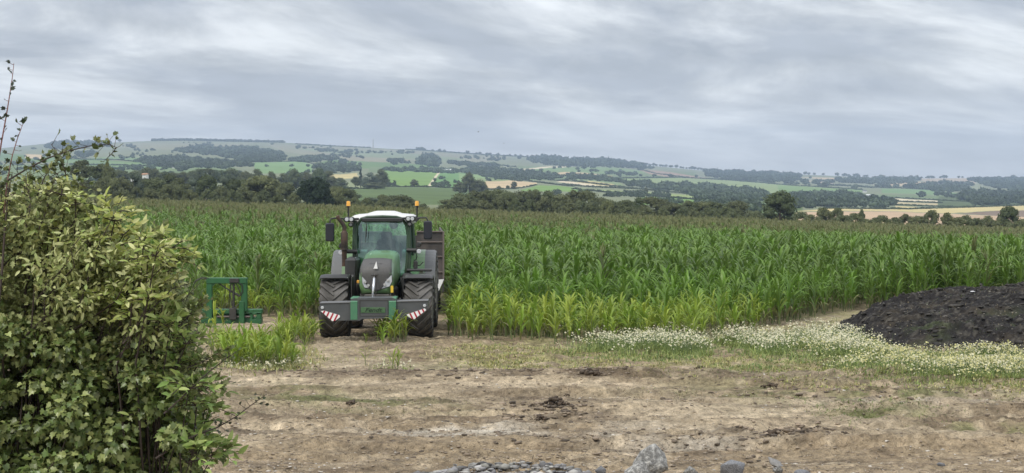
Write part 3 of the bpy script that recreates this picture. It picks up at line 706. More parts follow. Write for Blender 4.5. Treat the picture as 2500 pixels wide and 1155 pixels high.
for lab, line, hpx in HED:
    pts = []; hts = []
    for (a, b), (c_, d) in zip(line, line[1:]):
        L = math.hypot(c_ - a, d - b); n = max(2, int(L / (hpx * .75)))
        for k in range(n):
            u = (k + R.random() * .6) / n; p = VP(a + (c_ - a) * u, b + (d - b) * u + R.uniform(-.4, .4)); pts.append(p); hts.append(hpx * R.uniform(.6, 1.5) / F * p.y)
    wood('hedgerow', pts, hts, lab, 'hedgerow', None, aspect=1.6)

# ------------------------------------------------------------------ mast, buildings, birds
M_stone = mat('pale_stone', (.45, .44, .42), .8)
b0 = P(911, 361, 5600); b0 = VP(911, 362.5)
mb = MB(); h = 24 / F * b0.y
mb.tube([b0 + Vector((0, 0, -4)), b0 + Vector((0, 0, h * .85))], [2.2, 1.5], 8, smooth=False)
mast = mb.build('mast', M_stone)
mb = MB(); mb.tube([b0 + Vector((0, 0, h * .85)), b0 + Vector((0, 0, h * 1.05))], [1.2, .2], 8); mb.build('spire', M_stone, mast)
mb = MB(); mb.box(b0 + Vector((0, 0, 1)), (9, 9, 4), bev=.3); mb.build('plinth', M_stone, mast)
tag(mast, 'slender pale mast standing alone on the skyline above the tractor', 'mast')
M_white = mat('white_render', (.72, .72, .70), .7); M_brick = mat('orange_brick', (.42, .25, .15), .85); M_slate = mat('slate', (.12, .12, .13), .7); M_tile = mat('clay_tile', (.40, .22, .13), .8); M_pane = mat('dark_pane', (.03, .035, .04), .15); M_sheet = mat('pale_sheet_roof', (.70, .72, .72), .5)
def house(px, base, wpx, hpx, wall, roof, label, name='farmhouse', cat='house', deep=.6, gable=.35, D=None):
    p = VP(px, base) if D is None else P(px, base, D); s = p.y / F; w = wpx * s; h = hpx * s; d = w * deep if w * deep > 5 else 5
    o = empty(name, p); tag(o, label, cat); he = h * (1 - gable)
    m = MB(); m.box((0, 0, he / 2 - .5), (w, d, he + 1)); 
    m.prism_x([(-d / 2, he), (d / 2, he), (0, h - .15)], -w / 2 + .02, w / 2 - .02); m.build('wall', wall, o)
    m = MB(); t_ = .12
    for sg in (-1, 1):
        m.prism_x([(0, h), (sg * (d / 2 + .3), he - .1), (sg * (d / 2 + .3), he + t_), (0, h + t_ * 1.5)], -w / 2 - .3, w / 2 + .3)
    m.build('roof', roof, o)
    for k in range(max(1, int(w / 6))):
        x = -w / 2 + w * (k + .5) / max(1, int(w / 6)); m = MB(); m.box((x, -d / 2 - .02, he * .5), (min(1.6, w * .12), .08, he * .3)); m.build('window', M_pane, o)
    return o
house(1072, 420, 58, 7, M_sheet, M_sheet, 'long low greenhouse shining white above the bright green field', 'greenhouse', 'greenhouse', .15)
house(502, 424, 20, 7, M_white, M_sheet, 'white flat barn rising from the trees left of centre', 'barn', 'barn')
house(268, 466, 18, 10, M_brick, M_tile, 'brick cottage with an orange roof among the belt trees at left', 'cottage', 'house', D=428)
house(300, 482, 40, 8, M_brick, M_sheet, 'low brick outbuilding with a pale roof below the cottage', 'outbuilding', 'building', D=424)
house(405, 408, 8, 6, M_white, M_slate, 'white farmhouse on the left hillside above the second belt')
house(425, 411, 7, 5, M_white, M_slate, 'smaller white house beside the farmhouse on the left hillside')
house(327, 437, 9, 5, M_white, M_sheet, 'tiny white building among the second belt trees', 'cottage', 'house', D=700)
house(355, 430, 10, 6, M_white, M_tile, 'white gabled house showing above the second belt trees', 'cottage', 'house', D=760)
house(2122, 481, 26, 6, M_white, M_sheet, 'long white shed above the wood at the right', 'shed', 'shed')
house(2111, 470, 8, 6, M_white, M_slate, 'small white cottage behind the long white shed', 'cottage', 'house')
house(2288, 452, 9, 4, M_stone, M_slate, 'grey farmhouse on the far right hillside')
house(1850, 556, 11, 13, M_stone, M_slate, 'small pale stone hut left of the solitary oak', 'hut', 'hut', D=345)
M_bird = mat('black_feathers', (.02, .02, .02), .6)
def bird(px, py, D, span, label):
    p = P(px, py, D); m = MB(); s = span
    m.loft([[Vector((x, y, z)) for x, y, z in ((0 + r_ * math.cos(a), yy, r_ * math.sin(a)) for a in np.linspace(0, 5.24, 6))] for yy, r_ in ((-s * .28, .01 * s), (-s * .18, .05 * s), (0, .075 * s), (s * .2, .04 * s), (s * .38, .012 * s))])
    o = m.build('bird', M_bird)
    for sg in (-1, 1):
        m = MB(); m.add([(0, -s * .12, .03 * s), (sg * s * .28, -s * .16, .12 * s), (sg * s * .5, -s * .02, .04 * s), (sg * s * .28, s * .06, .1 * s), (0, s * .12, .03 * s), (sg * s * .28, -s * .05, .09 * s)], [(0, 1, 5, 4), (1, 2, 3), (1, 3, 5), (4, 5, 3)])
        m.build('wing', M_bird, o)
    o.location = p; o.rotation_euler = (.1, .25, 1.2); tag(o, label, 'bird')
bird(1168, 322, 260, .42, 'black bird flying in the sky, the nearer and larger of the two')
bird(1230, 350, 420, .42, 'smaller black bird flying lower in the sky, just above the hills')

# ------------------------------------------------------------------ haze
m = bpy.data.materials.new('haze'); m.use_nodes = True; n = m.node_tree.nodes
for q in list(n): n.remove(q)
ov = n.new('ShaderNodeOutputMaterial'); pvv = n.new('ShaderNodeVolumePrincipled'); pvv.inputs['Color'].default_value = (.62, .78, 1.0, 1); pvv.inputs['Density'].default_value = HAZE = 0.00013
m.node_tree.links.new(pvv.outputs[0], ov.inputs['Volume'])
mb = MB(); mb.box((0, 3500, 70), (7000, 7200, 260)); tag(mb.build('haze', m), kind='stuff')
# ------------------------------------------------------------------ maize
M_tall = mat('maize_leaf', (.14, .26, .035), .30, trans=.34, var=.3, scale=1.1, rnd=.3, hue=(.21, .27, .08, .5), spec=.45)
M_ripe = mat('maize_leaf_olive', (.15, .195, .06), .5, trans=.3, var=.25, scale=1.1, rnd=.25, hue=(.22, .21, .09, .6), spec=.3)
M_mid = mat('maize_leaf_mid', (.145, .27, .035), .4, trans=.35, var=.25, scale=1.1, rnd=.22, hue=(.21, .30, .07, .5), spec=.4)
M_young = mat('maize_leaf_pale', (.22, .34, .045), .42, trans=.38, var=.25, scale=1.5, rnd=.28, hue=(.44, .47, .08, .55), spec=.35)
M_tassel = mat('maize_tassel', (.24, .24, .11), .8, trans=.2, rnd=.15)
M_stalk = mat('maize_stalk', (.15, .19, .07), .6, rnd=.15)
def maize_mesh(name, seed, H, nleaf, L, w, upright, leafmat, tassel=False, dry=0):
    g = random.Random(seed); V = []; Q = []; MI = []
    n = 5; r = .012 + .004 * H
    for zz, rr in ((-.05, r), (H * .45, r * .8), (H * .85, r * .4)):
        for k in range(n): V.append((rr * math.cos(k * 1.2566), rr * math.sin(k * 1.2566), zz))
    for i in range(2):
        for k in range(n): Q.append((i * n + k, i * n + (k + 1) % n, (i + 1) * n + (k + 1) % n, (i + 1) * n + k)); MI.append(1)
    plane = g.random() * 3.14
    for i in range(nleaf):
        t_ = (i + .6) / nleaf; az = plane + (i % 2) * math.pi + g.uniform(-.55, .55)
        z0 = H * (.06 + .80 * t_); ll = L * (.55 + .75 * math.sin(math.pi * min(1, t_ * .8 + .12))) * g.uniform(.8, 1.15)
        el = math.radians(g.uniform(50, 78) + upright * 8); fall = g.uniform(.75, 1.5) * (1 - .42 * upright) * (1.1 if t_ < .75 else .75)
        p = Vector((0, 0, z0)); S = 6; base = len(V); tw = g.uniform(-.5, .5)
        d = Vector((math.cos(az), math.sin(az), 0)); side = Vector((-math.sin(az), math.cos(az), 0))
        for s_ in range(S + 1):
            u = s_ / S; e_ = el - fall * (u ** 2.0) * 2.5
            ww = w * (.45 + 1.6 * u if u < .3 else .93 * (1 - ((u - .3) / .7) ** 2.2) + .03) * .5
            sd_ = side * math.cos(tw * u) + Vector((0, 0, 1)) * math.sin(tw * u)
            V += [tuple(p + sd_ * ww + Vector((0, 0, ww * .35))), tuple(p), tuple(p - sd_ * ww + Vector((0, 0, ww * .35)))]
            p = p + (d * math.cos(e_) + Vector((0, 0, math.sin(e_)))) * ll / S
        for s_ in range(S):
            a = base + s_ * 3
            Q += [(a, a + 1, a + 4, a + 3), (a + 1, a + 2, a + 5, a + 4)]; MI += [2 if i < dry else 0] * 2
    if tassel:
        for k in range(6):
            az = g.random() * 6.28; el = math.radians(88 if k == 0 else g.uniform(40, 75)); ll = g.uniform(.14, .26)
            a = Vector((0, 0, H * .86)); b = a + Vector((math.cos(az) * math.cos(el), math.sin(az) * math.cos(el), math.sin(el))) * ll + Vector((0, 0, H * .06))
            sd_ = Vector((-math.sin(az), math.cos(az), 0)) * .012; base = len(V)
            V += [tuple(a - sd_), tuple(a + sd_), tuple(b + sd_), tuple(b - sd_)]; Q.append((base, base + 1, base + 2, base + 3)); MI.append(2)
    me = arr_mesh(name, np.array(V), np.array(Q), smooth=True, matidx=MI)
    for m_ in (leafmat, M_stalk, M_tassel): me.materials.append(m_)
    return me
MZ = {'young': [maize_mesh('maize_plant', 10 + k, .48 + .11 * k, 10, .40, .055, .65, M_young, dry=1) for k in range(4)],
      'mid': [maize_mesh('maize_plant', 30 + k, 0.86 + .10 * k, 13, .50, .062, .75, M_mid, dry=2) for k in range(4)],
      'tall': [maize_mesh('maize_plant', 50 + k, 1.28 + .10 * k, 15, .56, .070, .75, M_tall) for k in range(4)],
      'tassel': [maize_mesh('maize_plant', 70 + k, 1.36 + .10 * k, 14, .54, .068, .6, M_ripe, True) for k in range(4)]}
FRONT = [(-60, 49.5), (-20, 49.8), (-9, 50.5), (-7.0, 49.6), (-5.6, 48.6), (-5.0, 49.5), (-4.75, 60), (-1.80, 60), (-1.72, 46.2), (-1.5, 43.4), (-1.15, 42.0), (0, 41.2), (1.0, 41.1), (2, 41.3), (3.2, 41.0), (4.3, 41.8), (5.4, 44.0), (6.7, 46.2), (8.3, 49.3), (9.8, 52.2), (14, 53.5), (60, 57)]
FX = [a for a, b in FRONT]; FY = [b for a, b in FRONT]
def front_y(x):
    x = np.asarray(x, float)
    return np.interp(x, FX, FY) + (1.1 * (fbm(x * .55, x * 0 + 3, 3, 15) - .5) + .9 * (fbm(x * 2.2, x * 0 + 9, 2, 16) - .5)) * sstep(-1.4, -.2, x)
def young_w(x, y):
    """how pale and short the crop is at this place: high along the yard right of the tractor"""
    d = y - front_y(x)
    wx = sstep(-2.4, -1.6, x) * sstep(9.5, 4.2, x)
    return np.maximum(wx * sstep(13., .3, d), .42 * sstep(7, .3, d) * sstep(14, 9, x)) + .34 * sstep(6, .3, d) * sstep(-4, -5, x)
pts = []
def rows(y0, y1, row, step, halfx, keep=1.0):
    x = -halfx
    k = math.floor(-halfx / row)
    xs_ = np.arange(k, -k + 1) * row
    out = []
    for xx in xs_:
        yy = np.arange(y0, y1, step) + RN.random() * step
        lim = np.abs(xx + RN.normal(size=len(yy)) * .05)
        ok = (np.abs(xx) < yy * .30 + 3)
        yy = yy[ok]; out.append(np.stack([xx + RN.normal(size=len(yy)) * .10, yy + RN.normal(size=len(yy)) * step * .3], 1))
    return np.concatenate(out)
A = rows(40.3, 75, .45, .17, 30); B = rows(75, 130, .5, .30, 45); Cc = rows(130, 210, .65, .6, 68); D_ = rows(210, 302, .85, 1.0, 96)
EDGE = []
allp = []
for arr, big in ((A, 1.0), (B, 1.02), (Cc, 1.06), (D_, 1.1)):
    d = arr[:, 1] - front_y(arr[:, 0])
    ok = d > 0
    arr = arr[ok]; d = d[ok]
    # thin, uneven stand right at the edge
    yw = young_w(arr[:, 0], arr[:, 1])
    keep = RN.random(len(arr)) < np.where(d < 1.6, .30 + .4 * d, 1.0) * sstep(.16, .34, fbm(arr[:, 0] * .6, arr[:, 1] * .6, 3, 19))
    arr, d, yw = arr[keep], d[keep], yw[keep]
    t_ = yw + RN.normal(size=len(arr)) * .13 + .35 * (fbm(arr[:, 0] * .4, arr[:, 1] * .4, 2, 23) - .5)
    cls = np.where(t_ > .70, 0, np.where(t_ > .26, 1, 2))
    farz = sstep(95, 210, arr[:, 1] + RN.normal(size=len(arr)) * 25)
    cls = np.where((cls == 2) & (RN.random(len(arr)) < farz), 3, cls)
    sc = big * RN.uniform(.74, 1.16, len(arr)) * (.80 + .42 * fbm(arr[:, 0] * .30, arr[:, 1] * .20, 3, 81)) * np.where(cls == 2, .97 + .1 * (fbm(arr[:, 0] * .2, arr[:, 1] * .1, 2, 8) - .5), 1)
    isedge = (d < 1.0) & (arr[:, 0] > -1.5) & (arr[:, 0] < 12)
    allp.append(np.concatenate([arr, cls[:, None], sc[:, None], isedge[:, None]], 1))
allp = np.concatenate(allp)
edge = allp[allp[:, 4] > .5]; edge = edge[np.argsort(edge[:, 1] - front_y(edge[:, 0]))][:170]
KEYS = ['young', 'mid', 'tall', 'tassel']
LABK = {'young': 'knee-high yellow-green maize plant at the front edge of the crop right of the tractor', 'mid': 'half-grown mid-green maize plant in the front rows right of the tractor', 'tall': 'tall dark green maize plant in the front row towards the dark heap', 'tassel': 'tall tasselled maize plant in the front row'}
USED = {k: [] for k in KEYS}
def plant(key, x, y, sc, label, group, j=None, tilt_=.12):
    j = R.randrange(4) if j is None else j
    o = bpy.data.objects.new('maize_plant', MZ[key][j]); COL.objects.link(o)
    o.location = (x, y, gz(x, y)); o.rotation_euler = (R.uniform(-tilt_, tilt_), R.uniform(-tilt_, tilt_), R.random() * 6.28); o.scale = (sc, sc, sc)
    USED[key].append(o); tag(o, label, 'maize plant', group); return o
eset = set()
for x, y, c_, s_, _ in edge:
    eset.add((round(x, 4), round(y, 4)))
    plant(KEYS[int(c_)], x, y, s_, LABK[KEYS[int(c_)]], 'maize plants along the front edge of the crop')
rest = np.array([r_ for r_ in allp if (round(r_[0], 4), round(r_[1], 4)) not in eset])
# one whole plant of each tall kind at the edge of the crop left of the tractor
for j in range(4):
    plant('tall', -8.6 + j * 1.1, 50.2 + .2 * j, 1.0, 'tall dark green maize plant in the front row behind the green implement', 'tall front-row maize behind the implement', j, .05)
    plant('mid', -6.2 + j * .3, 49.9, 1.05, 'half-grown maize plant just left of the tractor', 'half-grown maize left of the tractor', j, .08)
    plant('tassel', -10.5 + j * 1.7, 51.3, 1.0, 'tasselled maize plant standing behind the green implement', 'tasselled maize behind the implement', j, .05)
# loose plants in the yard
def clump(poly, n, key, lab, grp, smin=.5, smax=1.0):
    q = [G0(*p) for p in poly]; x0, x1 = min(a for a, b in q), max(a for a, b in q); y0, y1 = min(b for a, b in q), max(b for a, b in q); c = 0
    while c < n:
        x, y = R.uniform(x0, x1), R.uniform(y0, y1)
        if inpoly(np.array([x]), np.array([y]), q)[0]: plant(key, x, y, R.uniform(smin, smax), lab, grp, tilt_=.35); c += 1
clump([(540, 905), (560, 868), (650, 866), (715, 880), (715, 903)], 120, 'young', 'stunted yellow maize plant in the patch between the hedge and the tractor', 'stunted maize between the hedge and the tractor', .45, .88)
clump([(665, 850), (680, 832), (765, 826), (765, 842), (720, 848)], 44, 'young', 'pale maize plant in the small stand left of the front wheel', 'small stand of maize left of the front wheel', .5, .85)
clump([(915, 838), (935, 828), (1000, 830), (1003, 843), (950, 850)], 12, 'young', 'small pale maize plant filling the tuft before the tractor', 'small maize plants filling the tuft', .6, .95)
clump([(520, 880), (520, 860), (600, 862), (600, 880)], 12, 'young', 'yellow-green maize plant growing against the hedge', 'maize plants against the hedge', .6, 1.0)
for (px, py, s, lab) in ((922, 838, .62, 'spindly pale maize plant leftmost in the tuft before the tractor'), (936, 846, .55, 'short maize plant second from the left in the tuft before the tractor'), (950, 842, .5, 'bushy yellow maize plant in the middle of the tuft before the tractor'), (962, 846, .62, 'upright maize plant right of the middle in the tuft before the tractor'), (977, 842, .62, 'bright maize plant next to the right end of the tuft before the tractor'), (990, 840, .62, 'yellow maize plant at the right end of the tuft before the tractor'), (928, 832, .5, 'maize plant at the back left of the tuft before the tractor'), (968, 832, .55, 'maize plant at the back of the tuft before the tractor'), (893, 848, .30, 'tiny seedling left of the tuft before the tractor'), (892, 893, .35, 'tiny maize seedling in the bare ground below the tractor'), (958, 905, .45, 'small bushy maize plant rooted on the bare track'), (970, 903, .36, 'smaller maize seedling beside the bushy one on the bare track'), (528, 835, .75, 'lone pale maize plant in front of the green implement'), (545, 800, .5, 'small maize plant by the foot of the green implement'), (745, 875, .4, 'lone seedling right of the stunted patch')):
    x, y = G0(px, py); plant('young', x, y, s * 1.45, lab, 'loose maize plants in the yard')

gm = arr_mesh('maize_crop', np.stack([rest[:, 0], rest[:, 1], ground_z(rest[:, 0], rest[:, 1])], 1), np.array([[0, 1, 2]]))
def attr(me, name, typ, data, key='value'):
    a = me.attributes.new(name, typ, 'POINT'); a.data.foreach_set(key, np.asarray(data).ravel())
gm.clear_geometry(); gm.vertices.add(len(rest)); gm.vertices.foreach_set('co', np.stack([rest[:, 0], rest[:, 1], ground_z(rest[:, 0], rest[:, 1])], 1).astype(np.float32).ravel())
attr(gm, 'sc', 'FLOAT', rest[:, 3].astype(np.float32))
attr(gm, 'pick', 'INT', (rest[:, 2] * 4 + RN.integers(0, 4, len(rest))).astype(np.int32))
rot = np.stack([RN.normal(size=len(rest)) * .06, RN.normal(size=len(rest)) * .06, RN.random(len(rest)) * 6.28], 1).astype(np.float32)
attr(gm, 'rot', 'FLOAT_VECTOR', rot, 'vector')
crop = link('maize_crop', gm); tag(crop, 'dense green maize crop filling the field behind the tractor', 'maize', kind='stuff')
ng = bpy.data.node_groups.new('sow_maize', 'GeometryNodeTree')
ng.interface.new_socket('Geometry', in_out='INPUT', socket_type='NodeSocketGeometry'); ng.interface.new_socket('Geometry', in_out='OUTPUT', socket_type='NodeSocketGeometry')
g_ = ng.nodes; gi = g_.new('NodeGroupInput'); go = g_.new('NodeGroupOutput'); jn = g_.new('GeometryNodeJoinGeometry')
for k in reversed(range(16)):
    src = [o for o in USED[KEYS[k // 4]] if o.data == MZ[KEYS[k // 4]][k % 4]][0]
    oi = g_.new('GeometryNodeObjectInfo'); oi.inputs['Object'].default_value = src; oi.inputs['As Instance'].default_value = True; oi.transform_space = 'ORIGINAL'
    ng.links.new(oi.outputs['Geometry'], jn.inputs[0])
def na(nm, typ):
    q = g_.new('GeometryNodeInputNamedAttribute'); q.data_type = typ; q.inputs[0].default_value = nm; return q.outputs[0]
ip = g_.new('GeometryNodeInstanceOnPoints'); ng.links.new(gi.outputs[0], ip.inputs['Points']); ng.links.new(jn.outputs[0], ip.inputs['Instance'])
ip.inputs['Pick Instance'].default_value = True
ng.links.new(na('pick', 'INT'), ip.inputs['Instance Index']); ng.links.new(na('sc', 'FLOAT'), ip.inputs['Scale']); 
er = g_.new('FunctionNodeEulerToRotation'); ng.links.new(na('rot', 'FLOAT_VECTOR'), er.inputs[0]); ng.links.new(er.outputs[0], ip.inputs['Rotation'])
ng.links.new(ip.outputs[0], go.inputs[0])
md = crop.modifiers.new('sow', 'NODES'); md.node_group = ng
print('maize', len(rest), 'edge', len(edge))
# ------------------------------------------------------------------ tractor
GY = 43.5; TX = -3.15
tr = tag(empty('tractor', (TX, GY, 0)), 'dusty green tractor with a white roof facing the camera, carrying a grey front weight', 'tractor')
def TL(px, py, y):
    p = P(px, py, GY + y); return (p.x - TX, y, p.z)
M_green = mat('tractor_green', (.10, .21, .075), .36, coat=.3, dust=.4, rnd=0)
M_greenD = mat('cab_green', (.018, .05, .022), .38, dust=.35)
M_blk = mat('black_plastic', (.018, .019, .021), .5, dust=.3)
M_steel = mat('dark_steel', (.035, .033, .032), .55, .3, dust=.5, var=.3)
M_grille = mat('grille', (.075, .073, .070), .62, dust=.15, var=.15, scale=30)
M_tyre = mat('tyre_rubber', (.040, .038, .036), .88, col2=(.125, .12, .115), scale=2.2, bump=.3, bscale=30, bdist=.01, dust=.35)
M_fgrey = mat('fender_grey', (.13, .135, .14), .6, dust=.3)
M_roof = mat('roof_white', (.62, .62, .61), .45)
M_lens = mat('clear_lens', (.52, .54, .56), .12, coat=.5)
M_chrome = mat('polished_rod', (.70, .71, .73), .25, .8)
M_amber = mat('amber_lens', (.80, .40, .05), .2, coat=.5)
M_weight = mat('weight_grey', (.060, .068, .074), .5, dust=.2, var=.12)
M_wgreen = mat('bracket_green', (.035, .20, .10), .4, dust=.45)
M_plate = mat('nameplate_green', (.04, .125, .045), .45, dust=.3)
M_letter = mat('lettering_dark', (.012, .03, .015), .5)
M_red = mat('warning_red', (.40, .012, .03), .4); M_wht = mat('warning_white', (.85, .85, .84), .4)
M_exh = mat('exhaust_rust', (.045, .037, .032), .7, .2, col2=(.10, .06, .04), scale=6)
M_seat = mat('seat_fabric', (.03, .035, .035), .85)
M_yel = mat('yellow_sticker', (.80, .55, .05), .5)
M_dustg = mat('rim_green', (.30, .28, .24), .6, dust=.4)
M_mirror = mat('mirror_back', (.016, .018, .026), .45)
def glass(name, tint, alpha=.9):
    m = bpy.data.materials.new(name); m.use_nodes = True; n = m.node_tree.nodes; l = m.node_tree.links
    for q in list(n): n.remove(q)
    o = n.new('ShaderNodeOutputMaterial'); t_ = n.new('ShaderNodeBsdfTransparent'); t_.inputs[0].default_value = (*tint, 1)
    g = n.new('ShaderNodeBsdfGlossy'); g.inputs['Roughness'].default_value = .03; g.inputs[0].default_value = (.75, .9, .88, 1)
    lw = n.new('ShaderNodeLayerWeight'); lw.inputs[0].default_value = .35
    mr_ = n.new('ShaderNodeMapRange'); mr_.inputs[3].default_value = .15; mr_.inputs[4].default_value = .8; l.new(lw.outputs['Fresnel'], mr_.inputs[0])
    mx = n.new('ShaderNodeMixShader'); l.new(mr_.outputs[0], mx.inputs[0]); l.new(t_.outputs[0], mx.inputs[1]); l.new(g.outputs[0], mx.inputs[2]); l.new(mx.outputs[0], o.inputs[0]); return m
M_glass = glass('tinted_glass', (.62, .90, .82))

def tyre(mb, R_, Rr, w, nl, lugh):
    """revolved about x, centred on the origin; chevron lugs point down at the front"""
    prof = [(-.40, Rr), (-.49, Rr + (R_ - Rr) * .35), (-.50, Rr + (R_ - Rr) * .65), (-.45, R_ * .955 - lugh * .5), (-.30, R_ - lugh), (0, R_ - lugh * .7), (.30, R_ - lugh), (.45, R_ * .955 - lugh * .5), (.50, Rr + (R_ - Rr) * .65), (.49, Rr + (R_ - Rr) * .35), (.40, Rr)]
    n = 56; rings = []
    for k in range(n + 1):
        a = 2 * math.pi * k / n; rings.append([Vector((x * w, -r * math.cos(a), r * math.sin(a))) for x, r in prof])
    mb.loft(rings, True, False, False)
    pitch = 2 * math.pi / nl
    for sd_ in (-1, 1):
        for k in range(nl):
            a0 = pitch * (k + (.5 if sd_ > 0 else 0)); S = 6; tops = []; bots = []
            for i in range(S + 1):
                u = i / S; x = sd_ * w * (-.02 + .54 * u)
                aa = a0 + pitch * (1.55 * u ** 1.15 - .35)      # the outer end sits higher on the front of the tyre
                hw = pitch * (.21 + .06 * u)
                rt = R_ if u < .8 else R_ * (1 - .035 * ((u - .8) / .2)); rb = R_ - lugh * 1.6 - (.02 if u > .8 else 0)
                if u > .95: rb -= .05
                def pt(a, r): return Vector((x, -r * math.cos(a), r * math.sin(a)))
                tops.append([pt(aa - hw, rb), pt(aa - hw * .7, rt), pt(aa + hw * .7, rt), pt(aa + hw, rb)])
            mb.loft(tops, False, True, True)
def wheel(name, x, y, R_, Rr, w, nl, lugh):
    side = 1 if x > 0 else -1
    rim = MB(); n = 32
    prof = [(.46, Rr * 1.0), (.47, Rr * 1.04), (.43, Rr * .97), (.30, Rr * .93), (.05, Rr * .80), (.02, Rr * .55), (.05, Rr * .38), (.16, Rr * .34), (.20, Rr * .18), (.20, .01)]
    rings = [[Vector((side * px_ * w, -r * math.cos(2 * math.pi * k / n), r * math.sin(2 * math.pi * k / n))) for px_, r in prof] for k in range(n + 1)]
    rim.loft(rings, True, False, False)
    rings = [[Vector((-side * px_ * w, -r * math.cos(2 * math.pi * k / n), r * math.sin(2 * math.pi * k / n))) for px_, r in prof] for k in range(n + 1)]
    rim.loft(rings, True, False, False)
    for k in range(8):
        a = k * math.pi / 4; rim.disc((side * .21 * w, -.27 * Rr * math.cos(a), .27 * Rr * math.sin(a)), .025, (1, 0, 0), .04, 6)
    ty = MB(); tyre(ty, R_, Rr, w, nl, lugh)
    e_ = empty('wheel'); e_.parent = tr; e_.location = (x, y, R_ - .02)
    t_ = ty.build('tyre', M_tyre, e_); rim.build('rim', M_dustg, e_)
    return e_
for s in (-1, 1):
    w_ = wheel('wheel', s * .985 - .035, 0, .70, .38, .64, 19, .045)
    w_ = wheel('wheel', s * .945 - .03, 2.8, .94, .55, .68, 21, .055)
# front axle, chassis and the dark mass of engine and linkage
m = MB()
m.box((0, 0, .66), (1.35, .22, .20), bev=.03); m.box((0, .9, .80), (.46, 2.6, .42), bev=.04); m.box((0, 2.6, .85), (.60, 1.2, .6), bev=.05)
m.box((0, 2.8, .90), (1.3, .3, .3), bev=.04)
for s in (-1, 1):
    m.tube([(s * .66, 0, .62), (s * .66, 0, .82)], .10, 10); m.tube([(s * .12, -.12, .60), (s * .60, -.06, .60)], .03, 8)
    m.box((s * .30, -.62, .78), (.06, .9, .16), bev=.01); m.box((s * .30, -1.05, .62), (.05, .30, .10), rot=(.3, 0, 0), bev=.01)
m.box((0, -.78, .92), (.70, .26, .22), bev=.04); m.box((0, .6, .60), (.5, 1.4, .12), bev=.02)
for k in range(7):
    x = -.48 + k * .16; m.tube([(x, -.72, .98), (x + R.uniform(-.05, .05), -.98, 1.06 + R.uniform(-.05, .03)), (x + R.uniform(-.1, .1), -1.08, .88)], .016, 6)
m.build('chassis', M_steel, tr)
m = MB(); m.box((-.70, 1.05, 1.34), (.30, 1.0, 1.0), bev=.06); m.box((-.62, .75, .72), (.34, .8, .34), bev=.05); m.build('side_tank', M_blk, tr)
m = MB(); m.box((.60, 1.2, 1.10), (.26, .9, .70), bev=.06)
for k in range(3): m.box((.86, 1.5, .50 + k * .26), (.40, .26, .035), bev=.01)
m.box((.74, 1.5, .78), (.03, .26, .75)); m.build('step', M_blk, tr)
m = MB()
for k in range(5): m.tube([(.52 + .03 * k, .2 + .2 * k, .95), (.56 + .05 * k, .1 + .2 * k, 1.15), (.50 + .02 * k, .3 + .2 * k, 1.38)], .02, 6)
for k in range(4): m.tube([(-.50 - .03 * k, .2 + .2 * k, .95), (-.50 - .03 * k, .1 + .2 * k, 1.2), (-.46, .3 + .2 * k, 1.4)], .02, 6)
m.box((0, .25, 1.0), (.84, .9, .35), bev=.05); m.build('engine', M_steel, tr)

# hood: lofted sections
def hsec(y, zb, zt, hw, rnd=.16, inset=0., tz=0.):
    pts = []
    for x, z in ((-hw * .86, zb), (-hw, zb + .18), (-hw * 1.01, zt - rnd * 2.0)): pts.append(Vector((x, y, z)))
    for k in range(1, 9):
        a = math.pi - k * math.pi / 9
        pts.append(Vector((math.copysign(abs(math.cos(a)) ** .55, math.cos(a)) * hw * .97, y + tz * (1 - math.sin(a)), zt - rnd + math.sin(a) ** .8 * rnd)))
    for x, z in ((hw * 1.01, zt - rnd * 2.0), (hw, zb + .18), (hw * .86, zb)): pts.append(Vector((x, y, z)))
    return pts
HS = [(-.97, 1.16, 1.56, .30, .10), (-.95, 1.10, 1.63, .355, .12), (-.88, 1.07, 1.70, .385, .13), (-.70, 1.06, 1.76, .395, .14), (-.30, 1.08, 1.83, .40, .15), (.4, 1.12, 1.92, .41, .17), (1.1, 1.2, 1.99, .43, .18), (1.45, 1.2, 2.0, .43, .18)]
m = MB(); m.loft([hsec(*h) for h in HS]); m.build('hood', M_green, tr)
# dark grille: wraps the nose front and its sloping top
def hood_y(x, z):
    """front surface of the hood nose at (x, z)"""
    for (y0, zb0, zt0, w0, r0), (y1, zb1, zt1, w1, r1) in zip(HS, HS[1:]):
        if z <= zt0 - .02 and abs(x) < w0 * .9: return y0
        if z < zt1 - .02: return y0 + (y1 - y0) * max(0, (z - zt0 + .02)) / max(zt1 - zt0, .01)
    return HS[-1][0]
gr = MB(); nxg, nzg = 13, 16; rings = []
for j in range(nzg):
    v_ = j / (nzg - 1); z = 1.13 + (1.85 - 1.13) * v_; hwid = np.interp(z, [1.13, 1.18, 1.30, 1.42, 1.60, 1.72, 1.85], [.05, .13, .22, .345, .365, .355, .33])
    row = []
    for i in range(nxg):
        x = (i / (nxg - 1) * 2 - 1) * hwid
        yy = np.interp(z, [1.1, 1.50, 1.58, 1.66, 1.74, 1.80, 1.86], [-1.0, -1.0, -.99, -.95, -.82, -.58, -.22]) + .10 * (abs(x) / .39) ** 3
        row.append(Vector((x, yy, z + .012 - .045 * (abs(x) / .37) ** 3 * (1 if z > 1.6 else 0))))
    rings.append(row)
gr.loft(rings, True, False, False); g_o = gr.build('grille', M_grille, tr)
sm = g_o.modifiers.new('thick', 'SOLIDIFY'); sm.thickness = .03; sm.offset = 0
m = MB()
for j in range(9):
    z = 1.64 + .02 * j; yy = np.interp(z, [1.5, 1.58, 1.66, 1.74, 1.80, 1.86], [-.995, -.985, -.94, -.80, -.55, -.25])
    m.tube([(-.27, yy + .045, z + .006), (-.12, yy, z + .026), (.12, yy, z + .026), (.27, yy + .045, z + .006)], .006, 5)
m.build('grille_slat', M_blk, g_o)
